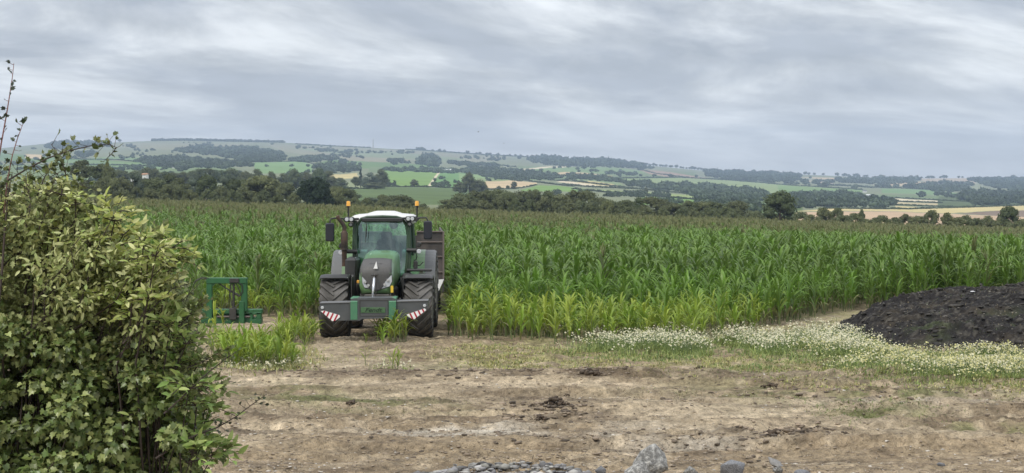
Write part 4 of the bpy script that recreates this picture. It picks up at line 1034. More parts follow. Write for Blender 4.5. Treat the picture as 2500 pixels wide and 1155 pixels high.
e1 = [TL(912, 656, -1.02), TL(922, 656, -1.02), TL(920, 644, -1.02), TL(919, 638, -1.0), TL(915, 648, -1.02)]
m = MB(); m.prism([(p[0], p[2]) for p in e1], -1.03, -1.012); m.build('emblem', M_wht, g_o)
def plate(name, pix, y0, y1, mt, par, mid=None):
    m = MB(); m.prism([(TL(a, b, y0)[0], TL(a, b, y0)[2]) for a, b in pix], y0, y1); return m.build(name, mt, par)
for pix, l1, l2 in (([(884, 675), (891, 683), (905, 699), (904, 704), (890, 702), (885, 691)], (891.5, 688.5), (899.5, 697)), ([(956, 671), (957, 687), (951, 699), (931, 705), (929, 701), (945, 683)], (947, 684), (939, 695))):
    h = plate('headlight', pix, -.985, -.94, M_lens, tr)
    h.location = (0, -.012, 0)
    m = MB()
    for q in (l1, l2): p = TL(*q, -1.0); m.disc((p[0], -1.0, p[2]), .035, (0, -1, 0), .03, 14)
    m.build('lamp', M_chrome, h)
    m = MB(); c_ = [TL(a, b, -.985) for a, b in pix]; cc = [sum(p[i] for p in c_) / len(c_) for i in range(3)]
    big = [(cc[0] + (p[0] - cc[0]) * 1.13, cc[2] + (p[2] - cc[2]) * 1.13) for p in c_]; m.prism(big, -.975, -.93); m.build('bezel', M_blk, h)
m = MB(); m.box((.03, -.98, 1.02), (.60, .14, .10), bev=.03); m.build('lower_grille', M_steel, tr)
m = MB(); p = TL(957, 706, -.98); m.box(p, (.06, .012, .16)); m.build('warning_sticker', M_yel, tr)

# front mudguards
for s in (-1, 1):
    m = MB(); rings = []
    for k in range(15):
        a = math.radians(66 + k * 6.5); r = .78; rings.append([Vector((s * .985 - .035 + dx, -r_ * math.cos(a), .68 + r_ * math.sin(a))) for dx, r_ in ((-.34, r - .06), (-.345, r), (-.25, r + .02), (.25, r + .02), (.345, r), (.34, r - .06), (.30, r - .015), (-.30, r - .015))])
    m.loft(rings, True, True)
    m.build('mudguard', M_blk, tr)
    m = MB(); m.tube([(s * .62, .05, 1.44), (s * .60, -.1, 1.40), (s * .59, -.12, .95), (s * .56, 0, .75)], .035, 8); m.box((s * .60, -.25, 1.18), (.03, .42, .50), bev=.01); m.build('mudguard_stay', M_blk, tr)
# rear fenders: green inner part, grey outer band
for s in (-1, 1):
    for nm, mt, xa, xb in (('fender', M_green, .44, 1.02), ('fender_band', M_fgrey, 1.022, 1.285)):
        m = MB(); rings = []
        for k in range(18):
            a = math.radians(15 + k * 8.4); r = 1.0
            sec = [(xa, r - .05), (xa, r), (xb - .05, r), (xb, r - .03), (xb, r - .07), (xb - .02, r - .04), (xa + .03, r - .04)] if nm == 'fender_band' else [(xa, r - .03), (xa, r + .006), (xb, r + .006), (xb, r - .03)]
            rings.append([Vector((s * x - .03, 2.8 - r_ * math.cos(a) * 1.0, .95 + r_ * math.sin(a))) for x, r_ in sec])
        m.loft(rings, False, True); f_ = m.build(nm, mt, tr)
    m = MB(); pts_ = [(2.8 - 1.0 * math.cos(math.radians(a)), .95 + 1.0 * math.sin(math.radians(a))) for a in range(15, 170, 10)]
    m.prism_x(pts_, s * .46 - .03 - .02, s * .46 - .03 + .02); m.build('fender_side', M_green, tr)

# cab
zt = 2.80
def W3(x, z, y): return Vector((x, y, z))
SH = [(-.34, 1.20), (-.52, 1.22), (-.575, 1.45), (-.62, 1.75), (-.655, 2.10), (-.66, 2.35), (-.62, 2.60), (-.52, 2.76), (-.38, 2.80), (0, 2.815), (.34, 2.80), (.48, 2.76), (.58, 2.60), (.62, 2.35), (.615, 2.10), (.60, 1.75), (.57, 1.45), (.50, 1.22), (.32, 1.20)]
def wy(x, z): return 1.18 + .10 * (abs(x) / .65) ** 2 + .16 * max(0, (z - 1.2) / 1.6) ** 1.5 - .0
cx_ = -.02
m = MB(); m.tube([W3(x, z, wy(x, z)) for x, z in SH], .038, 8, cap=True); m.build('windscreen_frame', M_greenD, tr)
m = MB(); nn_ = 9; rows_ = []
lz = [1.20, 1.45, 1.75, 2.10, 2.35, 2.60, 2.76, 2.805]; lx0 = [-.50, -.575, -.62, -.655, -.66, -.62, -.52, -.38]; lx1 = [.48, .57, .60, .615, .62, .58, .48, .34]
for z, a, b in zip(lz, lx0, lx1): rows_.append([W3(a + (b - a) * i / 8, z, wy(a + (b - a) * i / 8, z)) for i in range(9)])
m.loft(rows_, True, False, False); ws = m.build('windscreen', M_glass, tr)
m = MB(); m.tube([(-.40, 1.22, 2.72), (-.375, 1.20, 2.58), (-.39, 1.19, 2.32)], .011, 6); m.tube([(-.39, 1.18, 2.55), (-.40, 1.18, 2.20)], .008, 5); m.build('wiper', M_blk, ws)
m = MB()
for s, xs_ in ((-1, -.70), (1, .66)):
    m.tube([(xs_ * .94, 1.30, 1.15), (xs_ * 1.0, 1.34, 2.1), (xs_ * .97, 1.42, 2.72)], .045, 8)
    m.tube([(xs_ * 1.02, 2.35, 1.2), (xs_ * 1.05, 2.35, 2.1), (xs_ * 1.0, 2.30, 2.72)], .035, 8)
    m.tube([(xs_ * .98, 3.05, 1.3), (xs_ * 1.02, 3.10, 2.1), (xs_ * .95, 3.0, 2.72)], .045, 8)
    m.tube([(xs_ * .94, 1.30, 1.15), (xs_ * .98, 3.05, 1.3)], .05, 8)
m.tube([(-.70, 3.05, 1.45), (.66, 3.05, 1.45)], .05, 8)
m.box((-.02, 2.2, 1.12), (1.30, 1.8, .10), bev=.03); m.box((0, 3.06, 1.3), (1.3, .05, .35), bev=.02); m.build('cab_frame', M_greenD, tr)
for s, xs_ in ((-1, -.70), (1, .66)):
    m = MB(); m.loft([[Vector((xs_ * .96, y, 1.25)), Vector((xs_ * 1.025, y, 2.1)), Vector((xs_ * .98, y, 2.70))] for y in (1.40, 2.33, 3.04)], True, False, False); m.build('side_window', M_glass, tr)
m = MB(); m.loft([[Vector((x, 3.09, 1.50)), Vector((x, 3.12, 2.1)), Vector((x, 3.02, 2.70))] for x in (-.64, 0, .60)], True, False, False); m.build('rear_window', M_glass, tr)
def rrect(x0, x1, y0, y1, z, r=.15, n=4):
    pts = []
    for cx, cy_, a0 in ((x1 - r, y1 - r, 0), (x0 + r, y1 - r, 90), (x0 + r, y0 + r, 180), (x1 - r, y0 + r, 270)):
        for k in range(n + 1): a = math.radians(a0 + 90 * k / n); pts.append(Vector((cx + r * math.cos(a), cy_ + r * math.sin(a), z)))
    return pts
m = MB(); m.loft([rrect(-.76, .72, 1.50, 3.20, 2.63, .08), rrect(-.80, .76, 1.44, 3.30, 2.67, .08), rrect(-.79, .75, 1.46, 3.28, 2.79, .08), rrect(-.70, .66, 1.55, 3.18, 2.845), rrect(-.45, .42, 1.75, 2.9, 2.87)]); rf = m.build('roof', M_roof, tr)
m = MB(); m.loft([rrect(-.44, .42, 1.7, 2.9, 2.865, .2), rrect(-.36, .34, 1.8, 2.8, 2.90, .18), rrect(-.24, .22, 1.9, 2.7, 2.935, .15)]); m.build('roof_hatch', M_roof, rf)
m = MB(); m.box((0, 1.28, 2.735), (1.0, .10, .10), bev=.02); m.build('roof_visor', M_blk, rf)
# interior
m = MB(); m.box((.0, 2.45, 1.45), (.50, .50, .16), bev=.06); m.box((0, 2.72, 1.85), (.48, .14, .75), rot=(-.12, 0, 0), bev=.06); m.box((0, 2.80, 2.30), (.28, .10, .22), bev=.04); m.box((.32, 2.4, 1.68), (.12, .5, .10), bev=.03); m.box((-.30, 2.4, 1.66), (.10, .4, .08), bev=.03); m.box((0, 2.45, 1.26), (.36, .36, .25), bev=.03); m.build('seat', M_seat, tr)
m = MB(); c0 = Vector((-.02, 1.85, 1.98)); ax = Vector((0, -.6, .8)); a1 = Vector((1, 0, 0)); a2 = ax.cross(a1)
m.tube([c0 + (a1 * math.cos(t_) + a2 * math.sin(t_)) * .20 for t_ in np.linspace(0, 6.283, 25)], .016, 6, cap=False); m.tube([c0, c0 + Vector((0, -.30, -.55))], .035, 8); m.box(c0 + Vector((0, -.1, -.05)), (.30, .10, .14), rot=(.5, 0, 0), bev=.04)
for t_ in (0.5, 2.6, 4.7): m.tube([c0, c0 + (a1 * math.cos(t_) + a2 * math.sin(t_)) * .20], .012, 6)
m.build('steering_wheel', M_blk, tr)
m = MB(); m.box((.40, 2.05, 1.95), (.06, .16, .40), bev=.02); m.box((.30, 1.95, 1.75), (.10, .12, .28), bev=.02); m.build('monitor', M_blk, tr)
m = MB(); m.box((.02, 1.45, 1.62), (.9, .30, .30), bev=.08); m.build('dashboard', M_blk, tr)
m = MB(); p = TL(961, 549, 1.42); m.disc((p[0], 1.42, p[2]), .105, (0, 1, 0), .02, 20); m.build('sun_blind', M_blk, tr)
m = MB()
for a in (914, 950): p = TL(a, 537, 1.40); m.box((p[0], 1.42, p[2]), (.20, .02, .055), bev=.005)
m.build('roof_label', M_fgrey, tr)
# lamp clusters at the roof corners
for cl in (((846.7, 536), (857.6, 536), (856, 549)), ((996.5, 534.5), (1006.5, 534.5), (1000, 547.5))):
    m = MB(); a = TL(*cl[0], 1.18); b = TL(*cl[1], 1.18); c_ = TL(*cl[2], 1.18)
    m.box(((a[0] + b[0]) / 2, 1.26, a[2]), (.25, .12, .125), bev=.03); m.box((c_[0], 1.26, c_[2]), (.12, .10, .11), bev=.03); m.box(((a[0] + b[0]) / 2 + (.06 if a[0] < 0 else -.06), 1.34, a[2] + .01), (.34, .10, .05), bev=.01)
    cb = m.build('lamp_cluster', M_blk, tr)
    for q in (a, b): m = MB(); m.disc((q[0], 1.185, q[2]), .046, (0, -1, 0), .04, 18); m.build('work_light', M_lens, cb)
    m = MB(); m.disc((c_[0], 1.20, c_[2]), .036, (0, -1, 0), .04, 16); m.build('work_light', M_fgrey, cb)
# mirrors on arms
for (x0, x1, z0, z1), arm in (((-1.37, -1.156, 2.215, 2.665), [(-.90, 1.30, 2.76), (-1.10, 1.24, 2.78), (-1.235, 1.2, 2.77), (-1.265, 1.19, 2.70), (-1.265, 1.19, 2.6)]), ((1.01, 1.214, 2.265, 2.715), [(.72, 1.30, 2.745), (.92, 1.24, 2.79), (1.07, 1.2, 2.79), (1.11, 1.19, 2.72), (1.11, 1.19, 2.6)])):
    m = MB(); m.tube(arm, .020, 8)
    if x0 > 0: m.prism([(.74, 2.76), (.95, 2.80), (.83, 2.68)], 1.22, 1.25)
    else: m.prism([(-.90, 2.76), (-.99, 2.79), (-.91, 2.69)], 1.22, 1.25)
    ma = m.build('mirror_arm', M_blk, tr)
    cxm, czm = (x0 + x1) / 2, (z0 + z1) / 2
    m = MB(); rr = []
    for y, k in ((1.10, .80), (1.115, .95), (1.15, 1.0), (1.19, .97)):
        rr.append([Vector((cxm + (p.x) * k, y, czm + p.y * (k * .5 + .5))) for p in [Vector((q.x, q.y, 0)) for q in rrect(-(x1 - x0) / 2, (x1 - x0) / 2, -(z1 - z0) / 2, (z1 - z0) / 2, 0, .045, 3)]])
    m.loft(rr, True, True); m.build('mirror', M_mirror, ma)
# beacons
for pxb, pyb, py0 in ((850.6, 497, 531), (1018, 496.5, 529)):
    p = TL(pxb, pyb, 2.0); q = TL(pxb, py0, 2.0); m = MB(); m.tube([(q[0], 2.0, q[2] - .03), (p[0], 2.0, p[2] - .11), (p[0], 2.0, p[2] - .06)], [.020, .022, .045], 10)
    sgn = -1 if p[0] < 0 else 1
    m.tube([(q[0], 2.0, q[2]), (q[0] - sgn * .10, 1.95, q[2] - .04), (sgn * .66, 1.9, q[2] - .04)], .022, 8)
    bo = m.build('beacon', M_blk, tr)
    m = MB(); m.tube([(p[0], 2.0, p[2] - .06), (p[0], 2.0, p[2] + .035), (p[0], 2.0, p[2] + .06)], [.052, .048, .038], 16); m.build('beacon_lens', M_amber, bo)
# exhaust
m = MB(); m.tube([(-.90, 1.0, 1.62), (-.90, 1.0, 2.02), (-.90, 1.0, 2.05), (-.90, 1.0, 2.42), (-.90, 1.0, 2.48)], [.06, .06, .085, .085, .055], 14)
m.tube([(-.90, 1.0, 2.46), (-.895, 1.0, 2.56), (-.94, .98, 2.66), (-1.02, .95, 2.76), (-1.06, .93, 2.84)], [.052, .052, .050, .046, .044], 12, cap=True); m.tube([(-.90, 1.0, 2.02), (-.90, 1.0, 2.06)], .10, 14); m.build('exhaust', M_exh, tr)
# side lamps on brackets
for x0, x1, z, lx in ((-.62, -.92, 1.97, -.99), (.60, .86, 2.0, .90)):
    m = MB(); m.tube([(x0, 1.25, z), (x1, 1.15, z)], .05, 8); m.box((lx, 1.1, z + .14), (.10, .08, .12), rot=(0, .3, 0), bev=.02); so = m.build('lamp_bracket', M_blk, tr)
    m = MB(); m.disc((lx, 1.03, z - .02), .055, (0, -1, 0), .06, 16); m.build('side_lamp', M_lens, so)
# handrails and platform on the camera's right
m = MB(); m.tube([(.74, 1.6, 1.93), (.80, 1.6, 1.92), (.82, 1.6, 1.84), (.80, 1.6, 1.75), (.74, 1.6, 1.74)], .014, 6); m.tube([(.72, 1.5, 1.60), (.90, 1.5, 1.62), (.98, 1.5, 1.70)], .014, 6); m.build('handrail', M_blk, tr)
m = MB(); m.box((.90, 1.2, 1.52), (.62, .30, .06), bev=.02); m.box((.80, 1.35, 1.64), (.10, .10, .20), bev=.02); m.build('platform', M_blk, tr)
m = MB(); p = TL(1029, 664, 1.35); m.prism([(p[0] - .07, p[2] - .05), (p[0] + .07, p[2] - .05), (p[0] + .03, p[2] + .04), (p[0], p[2] + .07), (p[0] - .03, p[2] + .04)], 1.34, 1.37); m.build('marker_plate', M_wht, tr)
m = MB(); p = TL(875, 688, -.3); m.box(p, (.075, .05, .075), bev=.012); m.build('indicator', M_amber, tr)

# front weight
by_ = -1.95
fw = MB()
def wz(px, py): q = TL(px, py, by_); return (q[0], q[2])
fw.prism([wz(*q) for q in ((856, 729.5), (866, 728), (956, 727), (966, 729), (966, 776), (884, 779), (878, 783), (856, 783))], by_ - .03, by_ + .62)
fwo = fw.build('front_weight', M_weight, tr)
for pix in ([(780, 741), (858, 739), (858, 782.5), (817, 783), (783, 763)], [(965, 737), (1045, 735), (1044, 751), (1011, 778), (965, 779)]):
    m = MB(); m.prism([wz(*q) for q in pix], by_ + .01, by_ + .50); m.build('weight_wing', M_weight, fwo)
    m = MB(); a, b = wz(*pix[0]), wz(*pix[1]); m.box(((a[0] + b[0]) / 2, by_ + .25, (a[1] + b[1]) / 2 + .006), (abs(b[0] - a[0]), .52, .018), rot=(0, -math.atan2(b[1] - a[1], b[0] - a[0]), 0), bev=.004); m.build('top_edge', M_fgrey, fwo)
for a, b in ((856, 873), (949.5, 967)):
    m = MB(); x0, z0 = wz(a, 731); x1, z1 = wz(b, 779)
    m.prism_x([(by_ - .045, z1 - .01), (by_ - .045, z0 - .05), (by_ + .02, z0 + .035), (by_ + .66, z0 + .035), (by_ + .66, z0 + .0), (by_ - .028, z0 - .02), (by_ - .033, z1 - .01)], x0, x1)
    m.build('bracket', M_wgreen, fwo)
pl = MB(); c0_, c1_ = wz(881, 750), wz(941, 763.5); pl.box(((c0_[0] + c1_[0]) / 2, by_ - .036, (c0_[1] + c1_[1]) / 2), (c1_[0] - c0_[0], .014, c0_[1] - c1_[1]), bev=.003); pl.build('nameplate', M_plate, fwo)
m = MB(); zc0, zc1 = wz(0, 733)[1], wz(0, 771)[1]; xl, xr = wz(877, 0)[0], wz(946, 0)[0]
for a, b in (((xl, zc0), (xr, zc0)), ((xl, zc1), (xr, zc1)), ((xl, zc0), (xl, zc1)), ((xr, zc0), (xr, zc1))): m.tube([(a[0], by_ - .034, a[1]), (b[0], by_ - .034, b[1])], .008, 6)
m.build('seam', M_blk, fwo)
cu = bpy.data.curves.new('lettering', 'FONT'); cu.body = 'Fendt'; cu.size = .125; cu.extrude = .003; cu.align_x = 'CENTER'; cu.align_y = 'CENTER'; cu.shear = .3; cu.offset = .001
lt = bpy.data.objects.new('lettering', cu); COL.objects.link(lt); cu.materials.append(M_letter); lt.parent = fwo
lt.location = ((c0_[0] + c1_[0]) / 2, by_ - .047, (c0_[1] + c1_[1]) / 2); lt.rotation_euler = (math.pi / 2, 0, 0); lt.scale = (1.3, 1, 1)
bpy.context.view_layer.update(); lme = bpy.data.meshes.new_from_object(lt); lm = link('lettering', lme, fwo); lm.matrix_basis = lt.matrix_basis.copy(); bpy.data.objects.remove(lt); lm.name = 'lettering'
for (px_l, py_l) in ((787, 751), (1036.5, 746)):
    q = wz(px_l, py_l); m = MB(); m.disc((q[0], by_ + .0, q[1]), .036, (0, -1, 0), .03, 18); m.build('position_lamp', M_lens, fwo)
def clipx(poly, nx_, nz_, c, keep):   # half-plane clip
    out = []
    for (a, b) in zip(poly, poly[1:] + poly[:1]):
        da, db = a[0] * nx_ + a[1] * nz_ - c, b[0] * nx_ + b[1] * nz_ - c
        if keep * da >= 0: out.append(a)
        if da * db < 0: t_ = da / (da - db); out.append((a[0] + (b[0] - a[0]) * t_, a[1] + (b[1] - a[1]) * t_))
    return out
for pix, lean in (([(783, 759.5), (791, 758.5), (829, 769.5), (830, 774), (819, 783), (811, 784)], 1), ([(993, 768), (1037, 753), (1040.5, 757), (1012, 779), (1007, 779), (996, 773)], -1)):
    poly = [wz(*q) for q in pix]; bo = MB(); bo.prism(poly, by_ - .005, by_ + .01); bo_o = bo.build('warning_board', M_wht, fwo)
    nx_, nz_ = math.cos(.45), -lean * math.sin(.45); vals = [a * nx_ + b * nz_ for a, b in poly]; lo, hi = min(vals), max(vals); m = MB(); st = .073
    k = lo + .06
    while k < hi - .02:
        q = clipx(clipx(poly, nx_, nz_, k, 1), nx_, nz_, k + st * .5, -1)
        if len(q) > 2: m.prism(q, by_ - .009, by_ - .004)
        k += st * 1.35
    m.build('stripe', M_red, bo_o)
# top link
a, b = TL(914, 672, -1.25), TL(909.5, 728, -1.45); a, b = Vector(a), Vector(b)
m = MB(); m.tube([a, a.lerp(b, .12), a.lerp(b, .13), a.lerp(b, .85), a.lerp(b, .86), b], [.014, .014, .028, .028, .018, .018], 12); tl = m.build('top_link', M_chrome, tr)
m = MB(); m.tube([a + Vector((-.08, 0, .0)), a + Vector((.11, 0, .02))], .012, 8); m.box(a + Vector((0, .02, 0)), (.07, .10, .06), bev=.015); m.tube([a, a + Vector((0, .30, -.03))], .02, 8); m.tube([a + Vector((.06, .02, 0)), Vector(TL(917, 726, -1.3))], .012, 6); m.tube([b + Vector((-.06, 0, 0)), b + Vector((.06, 0, 0))], .016, 8); m.build('link_pin', M_steel, tl)

# ------------------------------------------------------------------ trailer
M_trl = mat('trailer_steel', (.050, .045, .043), .75, col2=(.085, .072, .064), scale=2.0, var=.2, bump=.2, bscale=12)
M_rib = mat('trailer_rib', (.15, .125, .11), .7)
tl_ = tag(empty('trailer', (-3.05, 50.2, 0), .055), 'rusty brown high-sided farm trailer hitched behind the tractor', 'trailer')
m = MB(); hw = 1.175
for s in (-1, 1):
    m.box((s * (hw - .02), 2.4, 1.62), (.05, 4.8, 1.35)); m.box((s * (hw - .37), 0, 1.62), (.70, .05, 1.35))
m.box((0, 0, 1.20), (1.1, .05, .5)); m.box((0, 2.4, .98), (hw * 2, 4.8, .08)); m.box((0, 4.78, 1.5), (hw * 2 - .12, .05, 1.1)); m.build('body', M_trl, tl_)
for s in (-1, 1):
    for z in (2.30, 2.02, 1.62, 1.20, .96): m = MB(); m.box((s * (hw - .37), -.045, z), (.70, .035, .035), bev=.004); m.build('rib', M_rib, tl_)
    m = MB(); m.box((s * (hw + .005), -.03, 1.62), (.05, .08, 1.38), bev=.008); m.build('corner_post', M_rib, tl_)
    e_ = empty('wheel', (s * .92, 2.6, .50)); e_.parent = tl_
    ty = MB(); tyre(ty, .52, .28, .42, 18, .03); ty.build('tyre', M_tyre, e_); rm = MB(); rm.disc((s * .12, 0, 0), .28, (s, 0, 0), .12, 20); rm.disc((s * .19, 0, 0), .09, (s, 0, 0), .10, 12); rm.build('rim', M_rib, e_)
    m = MB(); m.box((s * .92, 2.6, 1.06 - .06), (.46, 1.2, .04), bev=.01); m.build('mudguard', M_blk, tl_)
m = MB(); m.box((0, 2.4, .82), (.8, 4.8, .14), bev=.02); m.tube([(0, 0, .8), (0, -2.4, .55)], .07, 8); m.tube([(-.9, 2.6, .5), (.9, 2.6, .5)], .06, 8); m.build('drawbar', M_steel, tl_)
m = MB(); q = [P(a, b, 50.1) for a, b in ((1067, 683), (1083, 682), (1080, 690), (1068, 716))]; m.prism([(p.x + 3.05, p.z) for p in q], -.12, -.10); m.build('reflector_plate', M_wht, tl_)
m = MB(); q = [P(a, b, 50.1) for a, b in ((1079, 695), (1083, 690), (1084, 712), (1078, 716))]; m.prism([(p.x + 3.05, p.z) for p in q], -.16, -.05); m.build('rear_lamp', M_blk, tl_)
# ------------------------------------------------------------------ green implement left of the tractor
IY = 47.3; IX = P(555, 700, IY).x
im = tag(empty('bale_grab', (IX, IY, 0)), 'green steel front-loader implement with an upright frame lying beside the maize', 'implement')
M_imp = mat('implement_green', (.010, .10, .030), .42, dust=.12, var=.15, scale=5)
M_impd = mat('implement_dark', (.012, .014, .014), .6, dust=.3)
def IL(px, py, y=0): p = P(px, py, IY + y); return (p.x - IX, y, p.z)
def ibox(m, x0, y0, x1, y1, d0, d1, bev=.012):
    a, b = IL(x0, y0), IL(x1, y1); m.box(((a[0] + b[0]) / 2, (d0 + d1) / 2, (a[2] + b[2]) / 2), (abs(b[0] - a[0]), d1 - d0, abs(a[2] - b[2])), bev=bev)
m = MB(); ibox(m, 505, 682, 519, 791, -.08, .08); m.build('upright', M_imp, im)
m = MB(); ibox(m, 589, 684, 604, 760, -.08, .08); ibox(m, 585, 735, 598, 790, -.12, .08); m.build('upright', M_imp, im)
m = MB(); ibox(m, 505, 678, 604, 692, -.10, .08); 
a, b = IL(516, 690), IL(516, 700); m.prism([(a[0], a[2]), (a[0] + .14, a[2]), (b[0], b[2] - .02)], -.06, .04); a, b = IL(593, 690), IL(593, 700); m.prism([(a[0], a[2]), (a[0] - .14, a[2]), (b[0], b[2] - .02)], -.06, .04)
m.build('top_bar', M_imp, im)
m = MB(); ibox(m, 492, 755, 640, 766.5, -.02, .22); m.build('cross_beam', M_imp, im)
m = MB(); ibox(m, 490, 775, 638, 791, .0, .30); ibox(m, 494, 760, 612, 780, .24, .28); ibox(m, 498, 766, 508, 778, .02, .2); m.build('lower_beam', M_imp, im)
m = MB(); ibox(m, 610, 756, 618, 790, -.05, .18); ibox(m, 626, 762, 638, 780, -.05, .18); ibox(m, 610, 763, 638, 768, -.05, .18); ibox(m, 610, 780, 639, 791, -.06, .2); m.build('end_box', M_imp, im)
m = MB(); a, b = IL(530, 773), IL(612, 773); m.tube([(a[0], -.03, a[2]), (b[0], -.03, b[2])], .024, 10); m.build('pivot_rod', M_rib, im)
m = MB(); ibox(m, 561, 752, 578, 780, -.10, .02); ibox(m, 562, 679, 585, 690, -.14, -.06); m.build('clamp', M_impd, im)
m = MB()
a, b, c_ = IL(532, 690), IL(560, 708), IL(586, 723); m.tube([(a[0], -.03, a[2]), (b[0], -.03, b[2])], .017, 8); m.tube([(b[0], -.03, b[2]), (c_[0], -.03, c_[2])], .030, 10)
a, b = IL(571, 686), IL(571, 755); m.tube([(a[0], -.05, a[2]), (b[0], -.05, b[2])], .030, 10); m.build('hydraulic_ram', M_impd, im)
for path in ([(573, 686), (582, 700), (590, 720), (584, 724)], [(507, 681), (490, 680), (477, 688), (472, 702), (473, 708)], [(512, 679), (495, 677), (480, 684), (474, 696)], [(566, 690), (563, 720), (568, 745), (577, 757)], [(578, 688), (592, 694), (594, 712), (586, 722)], [(573, 752), (586, 740), (594, 738)]):
    m = MB(); m.tube([(lambda q: (q[0], -.09, q[2]))(IL(*p_)) for p_ in path], .013, 7); m.build('hose', M_impd, im)
m = MB()
for x in (545, 556, 566): a, b = IL(x, 755), IL(x + 6, 690); m.tube([(a[0], .05, a[2]), (b[0], .05, b[2])], .008, 5)
m.build('cable', M_impd, im)

# ------------------------------------------------------------------ dark heap at the right
hx0, hx1, hy0, hy1 = 7.3, 22.5, 37.2, 53.5
def heap_h(X, Y):
    toe = np.interp(X, [7.9, 8.3, 8.6, 9.1, 10.2, 11.1, 13, 22], [44.4, 42.4, 41.6, 40.8, 40.1, 39.8, 39.3, 37.9])          # near foot
    back = np.interp(X, [7.9, 8.5, 10, 13, 22], [44.8, 47.8, 50.4, 52.4, 53.4])
    t_ = np.clip((Y - toe) / np.maximum(back - toe, .01), 0, 1)
    prof = np.sin(np.pi * t_) ** .75
    top = np.interp(X, [7.9, 8.6, 9.2, 9.9, 11, 12.3, 18, 22], [0, .34, .52, .72, .90, 1.0, 1.14, 1.0])
    h = prof * top
    r = (fbm(X * 1.3, Y * 1.3, 4, 201) - .5) * .35 + (fbm(X * 4.2, Y * 4.2, 3, 205) - .5) * .20 + (fbm(X * 9, Y * 9, 3, 209) - .5) * .16
    return np.where(h > 0.001, h + r * np.clip(h * 4, 0, 1), -.12)
xs = np.arange(hx0, hx1, .055); ys = np.arange(hy0, hy1, .055)
def heap_c(X, Y):
    c = np.broadcast_to(np.array((.017, .0150, .0145)), X.shape + (3,)).copy()
    c = mixc(c, np.array((.045, .037, .027)), sstep(.5, .72, fbm(X * 1.1, Y * 1.1, 4, 221)) * .8)
    c = mixc(c, np.array((.12, .11, .09)), sstep(.66, .76, fbm(X * 11, Y * 11, 2, 231)) * .5)
    c = mixc(c, np.array((.06, .08, .03)), np.exp(-((Y - 41.8) / .8) ** 2) * sstep(.5, .7, fbm(X * 2, Y * 2, 2, 235)) * .5)
    return c
M_heap = mat('dark_compost', (1, 1, 1), .9, attr=True, var=.3, scale=9, bump=1.0, bscale=14, bdist=.06, spec=.25)
tag(grid('compost_heap', xs, ys, heap_h, heap_c, M_heap), 'long low heap of near-black soil and compost at the right edge', 'heap')
def hz(x, y): return float(heap_h(np.array([x]), np.array([y]))[0])
def rock_mesh(seed, flat=.7, sharp=.35, n=3):
    import bmesh
    rng = np.random.default_rng(seed); q = rng.normal(size=(15 if n == 3 else 11, 3)); q /= np.linalg.norm(q, axis=1)[:, None]; q *= rng.uniform(.8, 1.05, (len(q), 1))
    bm = bmesh.new()
    for a in q: bm.verts.new(a)
    bmesh.ops.convex_hull(bm, input=bm.verts)
    if n == 3:
        bmesh.ops.bevel(bm, geom=list(bm.edges), offset=.05, segments=1, affect='EDGES'); bmesh.ops.triangulate(bm, faces=bm.faces); bmesh.ops.subdivide_edges(bm, edges=list(bm.edges), cuts=2, use_grid_fill=True)
    bmesh.ops.triangulate(bm, faces=bm.faces); bm.verts.index_update()
    v = np.array([a.co[:] for a in bm.verts]); f = np.array([[a.index for a in b_.verts] for b_ in bm.faces]); bm.free()
    nz_ = fbm(v[:, 0] * 3 + seed, v[:, 1] * 3 + v[:, 2] * 4, 4, seed) - .5
    v = v * (1 + sharp * .45 * nz_ * (1 if n == 3 else 0))[:, None]; v[:, 2] *= flat
    return v, f
def rock_old(seed, flat=.7, sharp=.35, n=3):
    v, f = (ICO2 if n == 2 else ICO3); rng = np.random.default_rng(seed); v = v.copy()
    for k in range(9):
        d = rng.normal(size=3); d /= np.linalg.norm(d); h = rng.uniform(.55, .9); s = v @ d; v = v - np.outer(np.maximum(s - h, 0) * .9, d)
    nz_ = fbm(v[:, 0] * 3 + seed, v[:, 1] * 3 + v[:, 2] * 4, 4, seed) - .5
    v = v * (1 + sharp * .35 * nz_)[:, None]; v[:, 2] *= flat
    return v, f
M_lime = mat('grey_limestone', (.24, .235, .22), .85, col2=(.42, .41, .38), scale=5, bump=.9, bscale=14, bdist=.04, var=.3)
M_bluer = mat('dark_grey_stone', (.15, .155, .165), .8, col2=(.30, .30, .31), scale=14, bump=.7, bscale=18, bdist=.03)
M_slab = mat('flat_grey_stone', (.26, .25, .235), .8, bump=.6, bscale=20, bdist=.02, var=.2)
M_clod = mat('dark_soil_clod', (.085, .062, .042), .95, bump=.9, bscale=15, bdist=.04, var=.3)
M_plastic = mat('white_plastic', (.85, .85, .87), .5)
def rock(name, px, py, w, h, dz, m_, label, cat='stone', seed=1, rot=(0, 0, 0), flat=.7, n=3, sharp=.35):
    """rock whose foot is seen at (px, py) on the yard; w, dz in photo pixels at that place"""
    x, y = G0(px, py); s = y / F; v, f = rock_mesh(seed, 1.0, sharp, n)
    me = arr_mesh(name, v, f, smooth=False); o = link(name, me, None, (m_,)); o.location = (x, y, gz(x, y) + dz * s * .42); o.scale = (w * s / 2, h * s / 2, dz * s / 2 / .85); o.rotation_euler = rot
    return tag(o, label, cat)
rock('boulder', 1588, 1172, 96, 90, 92, M_lime, 'largest pale pointed boulder at the bottom edge of the picture', 'boulder', 3, (.1, .35, .4), sharp=.6)
rock('boulder', 1556, 1180, 92, 80, 50, M_lime, 'lower grey boulder leaning against the left of the largest one', 'boulder', 8, (0, -.5, .2), sharp=.5)
rock('boulder', 1787, 1172, 78, 70, 52, M_bluer, 'rounded dark grey boulder between the largest boulder and the flat slab', 'boulder', 14, (0, .1, .3))
